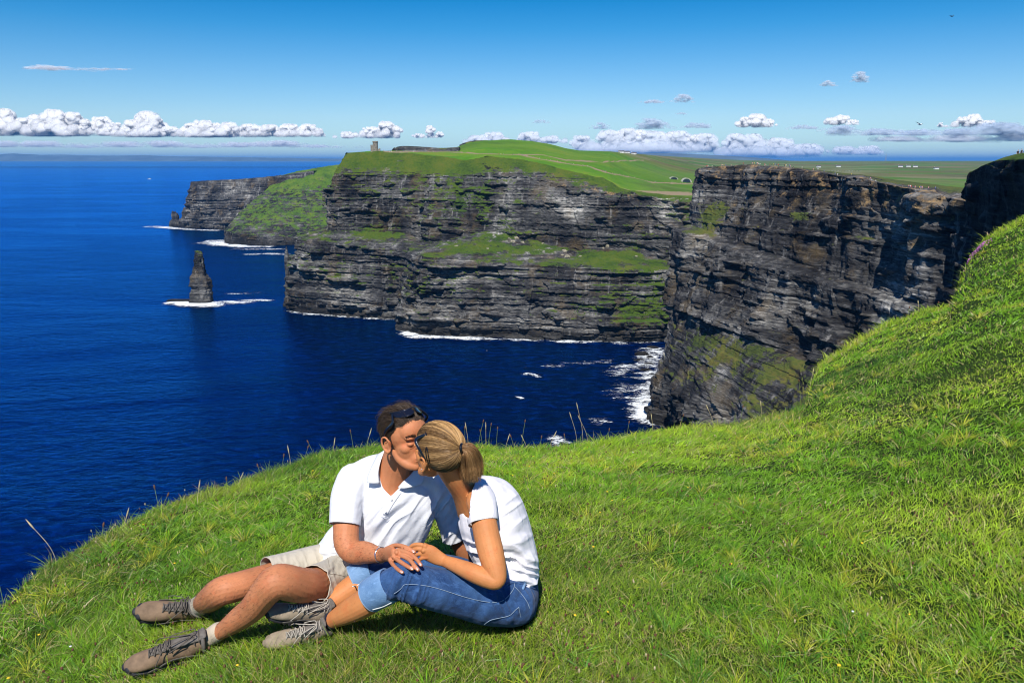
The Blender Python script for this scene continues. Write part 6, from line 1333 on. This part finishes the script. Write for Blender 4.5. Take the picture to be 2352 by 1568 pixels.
# ---- turf, grown after the couple so that nothing pokes through them
def under_things(x, y, z):
    """height of the lowest part of the couple above each root (large where there is none)"""
    out = np.full(len(x), 9.0); idx = np.nonzero((x > -1.6) & (x < .35) & (y > 2.2) & (y < 3.4))[0]
    objs = [o for o in bpy.data.objects if o.type == 'MESH' and o.name.split('.')[0] in ('body', 'shorts', 'jeans', 'polo_shirt', 't_shirt', 'upper', 'sole', 'sock')]
    dg = bpy.context.evaluated_depsgraph_get()
    for o in objs:
        me = o.data; mw = o.matrix_world; B = BVHTree.FromPolygons([mw @ v.co for v in me.vertices], [tuple(p.vertices) for p in me.polygons]); cs = [mw @ Vector(c) for c in o.bound_box]
        x0, x1, y0, y1 = min(c.x for c in cs), max(c.x for c in cs), min(c.y for c in cs), max(c.y for c in cs)
        for i in idx[(x[idx] > x0) & (x[idx] < x1) & (y[idx] > y0) & (y[idx] < y1)]:
            h = B.ray_cast(Vector((x[i], y[i], z[i]-.08)), Vector((0, 0, 1)))
            if h[0] is not None: out[i] = min(out[i], h[0].z-z[i])
    return out
def grass_colour(x, y, r, n):
    a = fbm(x*.9, y*.9, seed=21, oct=4); b = fbm(x*.35, y*.35, seed=22, oct=3); e = r.normal(size=n)*.5+fbm(x*6, y*6, seed=5, oct=2)
    base = np.array([.195, .41, .012])[None]*np.ones((n, 1))
    yel = np.array([.44, .60, .03]); dk = np.array([.03, .13, .010]); dry = np.array([.52, .42, .16])
    f = np.clip(.36+a*1.1+e*.33, 0, 1)[:, None]; base = base*(1-f)+yel*f
    g = np.clip(b*1.6+r.normal(size=n)*.25-.05, 0, 1)[:, None]; base = base*(1-g)+dk*g
    dm = (r.random(n) < .08+.22*np.clip(a, 0, 1)); base[dm] = dry*r.uniform(.5, 1.15, (dm.sum(), 1))
    return base*(r.uniform(.45, 1.4, (n, 1))*(1+.3*fbm(x*5, y*5, seed=58, oct=2))[:, None])
def turf(name, n, r0, r1, hmin, hmax, wpx, seed, lean=.55, thr=None):
    x, y, rr = scatter(n, r0, r1, seed=seed, frac=(r1 <= 1.2)); r = np.random.default_rng(seed+1)
    if thr is not None:
        k = fbm(x*1.3, y*1.3, seed=31, oct=3)+r.normal(size=len(x))*.08 > thr; x, y, rr = x[k], y[k], rr[k]
    n = len(x); z = ground_z(x, y); b = np.stack([x, y, z-.004], -1)
    wind = fbm(x*.8, y*.8, seed=41, oct=2)*2+.6
    d = np.stack([r.normal(size=n)*lean+.35*np.cos(wind), r.normal(size=n)*lean+.25*np.sin(wind), np.ones(n)], -1); d /= np.linalg.norm(d, axis=1, keepdims=True)
    clump = 1+.6*fbm(x*3.5, y*3.5, seed=51, oct=3)+.35*fbm(x*.8, y*.8, seed=52, oct=2)
    ln = r.uniform(hmin, hmax, n)*clump
    near = np.clip(1.0-(rr-3)/14, .5, 1); hh = under_things(x, y, z); ln = np.where(hh < .3, np.minimum(ln, np.maximum(.0, hh*.8)+.0015), ln)
    w = np.maximum(.0022, rr*wpx/796)*r.uniform(.7, 1.4, n)
    bend = np.stack([r.normal(size=n)*.35+.25*np.cos(wind), r.normal(size=n)*.35, -r.uniform(.05, .5, n)], -1)
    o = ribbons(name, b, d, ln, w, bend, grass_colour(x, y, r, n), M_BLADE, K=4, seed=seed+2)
    return tag(o, kind='stuff', label='short bright green clifftop turf', cat='grass')
turf('grass', 500000, 1.55, 1.0, .026, .066, .66, 100)
turf('long_grass', 72000, 1.6, 1.02, .05, .11, .55, 200, lean=.45, thr=.10)['label'] = 'longer tufts of grass standing in the turf'
def rim_grass():
    r = np.random.default_rng(9); n = 50000; th = r.uniform(-.85, .88, n); R = np.interp(th, th_, R_); rr = R*(1+r.uniform(-.07, .05, n))
    x, y = rr*np.sin(th), rr*np.cos(th); z = ground_z(x, y); wind = r.normal(size=n)
    d = np.stack([r.normal(size=n)*.35+.15, r.normal(size=n)*.35, np.ones(n)], -1); d /= np.linalg.norm(d, axis=1, keepdims=True)
    cl = 1+.7*fbm(th*60, th*0, seed=66, oct=3)
    ln = r.uniform(.05, .13, n)*cl*np.clip(R/8, .8, 1.4); w = np.maximum(.0022, rr*.6/796)
    bend = np.stack([r.normal(size=n)*.4, r.normal(size=n)*.3, -r.uniform(.1, .5, n)], -1)
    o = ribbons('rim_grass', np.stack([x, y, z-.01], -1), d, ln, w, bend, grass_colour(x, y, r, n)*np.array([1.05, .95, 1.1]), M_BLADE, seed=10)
    tag(o, kind='stuff', label='uneven fringe of grass along the cliff edge', cat='grass')
rim_grass()

def tufts():
    r = np.random.default_rng(300); tx, ty, tr_ = scatter(3700, 1.6, 1.0, seed=301); k = fbm(tx*.8, ty*.8, seed=77, oct=2)+r.normal(size=len(tx))*.25 > -.05; tx, ty, tr_ = tx[k], ty[k], tr_[k]; m = 34
    n = len(tx)*m; a = r.uniform(0, 6.283, n); rad = np.abs(r.normal(size=n))*.022*np.repeat(r.uniform(.6, 1.6, len(tx)), m); cx, cy = np.repeat(tx, m), np.repeat(ty, m); x, y = cx+np.cos(a)*rad, cy+np.sin(a)*rad; z = ground_z(x, y); rr = np.repeat(tr_, m)
    d = np.stack([np.cos(a)*rad*18+r.normal(size=n)*.15, np.sin(a)*rad*18+r.normal(size=n)*.15, np.ones(n)], 1); d /= np.linalg.norm(d, axis=1, keepdims=True); ln = r.uniform(.04, .085, n)*np.repeat(r.uniform(.7, 1.5, len(tx)), m)
    hh = under_things(x, y, z); ln = np.where(hh < .3, np.minimum(ln, np.maximum(.0, hh*.8)+.0015), ln)
    hue = np.repeat(r.random(len(tx)), m)[:, None]; col = np.where(hue < .5, np.array([[.20, .44, .015]]), np.where(hue < .75, np.array([[.09, .27, .015]]), np.array([[.50, .52, .04]])))*r.uniform(.6, 1.3, (n, 1)); dm = r.random(n) < .08; col[dm] = [.55, .45, .2]
    o = ribbons('grass_tufts', np.stack([x, y, z-.004], 1), d, ln, np.maximum(.0026, rr*.6/796)*r.uniform(.8, 1.5, n), np.stack([np.cos(a)*.5, np.sin(a)*.5, -r.uniform(.1, .5, n)], 1), col, M_BLADE, seed=302); tag(o, 'rough tufts of brighter grass standing out of the turf', 'grass', kind='stuff')
tufts()
# ---- dry stalks, seed heads and flowers
M_DRY = simple_mat('dry_straw', (.46, .38, .20), .8, .25, 40); M_HEAD = simple_mat('brown_seed_head', (.13, .06, .03), .9, .35, 200); M_STEM = simple_mat('green_stem', (.16, .22, .05), .7, .2, 40)
def head_tris(P, rad, ln, seg=5):
    """small spindle meshes at points P with axis up"""
    n = len(P); an = np.linspace(0, 2*np.pi, seg+1)[:-1]; v = [P[:, None]-np.array([0, 0, 1])*ln[:, None, None]*.5]
    for h, k in ((-.25, .9), (.2, 1.0)): v.append(P[:, None]+np.stack([np.cos(an)*k, np.sin(an)*k, an*0], 1)[None]*rad[:, None, None]+np.array([0, 0, h])*ln[:, None, None])
    v.append(P[:, None]+np.array([0, 0, .5])*ln[:, None, None]); A = np.concatenate(v, 1); f = []
    for i in range(seg): j = (i+1) % seg; f += [(0, 1+j, 1+i), (1+i, 1+j, 1+seg+j), (1+i, 1+seg+j, 1+seg+i), (1+seg+i, 1+seg+j, 1+2*seg)]
    m = 2+2*seg; return A.reshape(-1, 3), (np.arange(n)[:, None, None]*m+np.array(f)[None]).reshape(-1, 3)
def scatter_heads(name, n, hgt, rad, ln, col_mat, label, cat, seed, thr=None, rr0=1.9):
    x, y, rr = scatter(n, rr0, 1.0, seed=seed); r = np.random.default_rng(seed)
    if thr is not None: k = fbm(x*1.2, y*1.2, seed=seed, oct=3) > thr; x, y, rr = x[k], y[k], rr[k]
    z = ground_z(x, y); k = under_things(x, y, z) > 1; x, y, z, rr = x[k], y[k], z[k], rr[k]; h = r.uniform(*hgt, len(x)); P = np.stack([x+r.normal(size=len(x))*.01, y, z+h], 1)
    s_ = np.maximum(1, rr*.9/796/ (2*rad)); v, f = head_tris(P, rad*s_*r.uniform(.7, 1.2, len(x)), ln*s_*r.uniform(.7, 1.2, len(x))); o = mesh_np(name, v, f, col_mat, smooth=True); return tag(o, label, cat, kind='stuff')
scatter_heads('seed_heads', 2600, (.02, .07), .0042, .014, M_HEAD, 'small brown seed heads scattered in the turf', 'seed heads', 61, .02)
scatter_heads('pale_seed_heads', 700, (.04, .09), .003, .018, M_DRY, 'small straw coloured seed heads scattered in the turf', 'seed heads', 62, .0)
scatter_heads('white_flowers', 90, (.03, .06), .006, .006, simple_mat('white_petals', (.85, .85, .82), .7, .05), 'tiny white flowers scattered in the turf', 'flowers', 63, .25)
scatter_heads('yellow_flowers', 70, (.03, .06), .006, .006, simple_mat('yellow_petals', (.85, .55, .02), .7, .05), 'tiny yellow flowers scattered in the turf', 'flowers', 64)
def straws():
    x, y, rr = scatter(1500, 1.9, 1.0, seed=71); r = np.random.default_rng(71); z = ground_z(x, y); k = under_things(x, y, z) > 1; x, y, z, rr = x[k], y[k], z[k], rr[k]; n = len(x)
    d = np.stack([r.normal(size=n), r.normal(size=n), r.uniform(.1, 1.1, n)], 1); d /= np.linalg.norm(d, axis=1, keepdims=True)
    o = ribbons('dry_grass', np.stack([x, y, z+.012], 1), d, r.uniform(.05, .15, n), np.maximum(.0016, rr*.5/796), np.stack([r.normal(size=n)*.3, r.normal(size=n)*.3, -.3*r.random(n)], 1), np.array([[.50, .42, .22]])*r.uniform(.6, 1.2, (n, 1)), M_BLADE, seed=72); tag(o, 'dry straw coloured grass stems lying in the turf', 'dry grass', kind='stuff')
straws()
def stalk(vx, vy, hpx, lean, kind, lab):
    """one plantain or grass stalk standing on the edge of the turf: vy is where its foot meets the rim"""
    th = math.atan2(PY(vx, vy, 1).x, 1); R0 = float(np.interp(th, th_, R_))*.985; x, y = R0*math.sin(th), R0*math.cos(th); z = float(ground_z(np.array([x]), np.array([y]))[0]); h = hpx*R0/FV+.06
    root = empty('dry_stalk' if kind else 'plantain_stalk', (x, y, z-.02), label=lab, cat='plant', group='seed stalks along the cliff edge'); B_ = Vector((x, y, z-.02)); q = [B_, B_+Vector((lean*h*.25, 0, h*.5)), B_+Vector((lean*h, .01, h))]
    k = max(1.0, R0/6.5); bm = bmesh.new(); tube(bm, q, [.0017*k, .0015*k, .0012*k], hint=Vector((0, 1, 0)), seg=6, n=9); to_obj('stem', bm, M_DRY if kind else M_STEM, root); bm = bmesh.new(); u = (q[2]-q[1]).normalized()
    if kind: tube(bm, [q[2]-u*.03, q[2], q[2]+u*.035], [.002*k, .0042*k, .001*k], hint=Vector((0, 1, 0)), seg=8)
    else: tube(bm, [q[2]-u*.008, q[2]+u*.006, q[2]+u*.016], [.0035*k, .0055*k, .003*k], hint=Vector((0, 1, 0)), seg=8)
    to_obj('seed_head', bm, M_DRY if kind else M_HEAD, root); own(root)
SK = [(8,1375,45,-.1,0,'at the far left picture edge'),(130,1265,75,-.5,1,'leaning over the sea, second from the left edge'),(232,1215,20,.1,0,'low on the left slope of the turf'),(282,1195,28,.2,1,'pale and short on the left slope'),(365,1165,45,-.1,0,'tall on the left slope'),(372,1160,24,.3,0,'short beside the tall one on the left slope'),(455,1135,14,.1,1,'tiny above the left slope'),(520,1115,16,.0,0,'left of the middle of the left slope'),(545,1110,12,.3,1,'pale and tiny on the left slope'),(600,1090,18,-.2,0,'high on the left slope'),(648,1068,24,.1,0,'near the top of the left slope'),(668,1060,30,-.1,1,'thin and pale near the top of the left slope'),(700,1050,22,.2,0,'left of the man by a yellow flower'),(722,1045,28,-.3,0,'left of the man, leaning left'),(765,1035,20,.1,1,'pale, left of the man'),(812,1032,40,-.1,0,'nearest the man on his left'),(842,1030,34,.2,1,'pale and close to the man'),
 (1068,1020,40,.0,0,'just right of the woman'),(1076,1020,44,-.1,1,'pale, just right of the woman'),(1100,1022,56,.15,0,'tall, right of the woman'),(1108,1022,32,-.1,0,'short, right of the woman'),(1116,1022,46,.0,1,'pale, in the cluster right of the woman'),(1122,1022,50,.1,0,'forked, in the cluster right of the woman'),(1140,1022,44,.05,0,'right end of the cluster by the woman'),(1160,1023,26,.2,1,'short and pale past the cluster'),(1182,1024,30,-.2,0,'dark, midway along the middle edge'),(1198,1024,66,.1,0,'tallest dark one on the middle edge'),(1212,1024,24,-.3,1,'bent and pale on the middle edge'),(1240,1025,22,.1,0,'left of the white foam'),(1262,1025,28,.3,1,'leaning towards the white foam'),(1300,1022,24,-.1,0,'right of the white foam'),(1326,1016,70,-.2,1,'tall and pale, leaning left'),(1340,1014,92,-.15,1,'tallest of all, pale with a long thin stem'),(1352,1014,60,-.3,1,'pale, leaning left beside the tallest'),(1395,1008,26,.1,0,'short, right of the tallest'),(1440,996,30,.1,0,'low by the right cliff foam'),(1500,988,34,-.1,1,'pale, below the right cliff'),(1560,982,30,.2,0,'dark, below the right cliff'),(1640,974,44,-.3,1,'pale and bent, below the right cliff'),(1700,968,36,.1,0,'dark, right part of the edge'),(1750,958,30,-.1,1,'pale, right part of the edge'),(1838,935,60,-.1,0,'tall before the grassy hollow'),(1856,925,50,.1,1,'pale before the grassy hollow'),(2085,722,18,.1,0,'on the upper right edge'),(2110,714,20,-.1,1,'pale on the upper right edge'),(2150,706,14,.2,0,'small on the upper right edge')]
for vx, vy, hp, ln, kd, lab in SK: stalk(vx, vy, hp, ln, kd, ('straw coloured grass stalk ' if kd else 'brown plantain seed stalk ')+lab)
# pink thrift cushion on the far right edge
def thrift():
    p = PY(2243, 596, 1); th = math.atan2(p.x, 1); R0 = float(np.interp(th, th_, R_))*.93; c = np.array([R0*math.sin(th), R0*math.cos(th)]); r = np.random.default_rng(81); n = 95; x = c[0]+r.normal(size=n)*.07; y = c[1]+r.normal(size=n)*.10; z = ground_z(x, y)
    root = empty('thrift_clump', (c[0], c[1], float(z[0])), label='clump of pink flowers on the upper right edge of the turf', cat='flowers'); v, f = head_tris(np.stack([x, y, z+r.uniform(.05, .14, n)], 1), np.full(n, .013), np.full(n, .02), 6); mesh_np('flower_heads', v, f, simple_mat('pink_petals', (.52, .17, .42), .7, .25, 50), parent=root, smooth=True)['kind'] = 'stuff'
    d = np.stack([r.normal(size=n)*.3, r.normal(size=n)*.3, np.ones(n)], 1); ribbons('leaves', np.stack([x, y, z-.01], 1), d, r.uniform(.05, .10, n), np.full(n, .009), d*0, np.array([[.06, .14, .03]])*np.ones((n, 1)), M_BLADE, parent=root); own(root)
thrift()
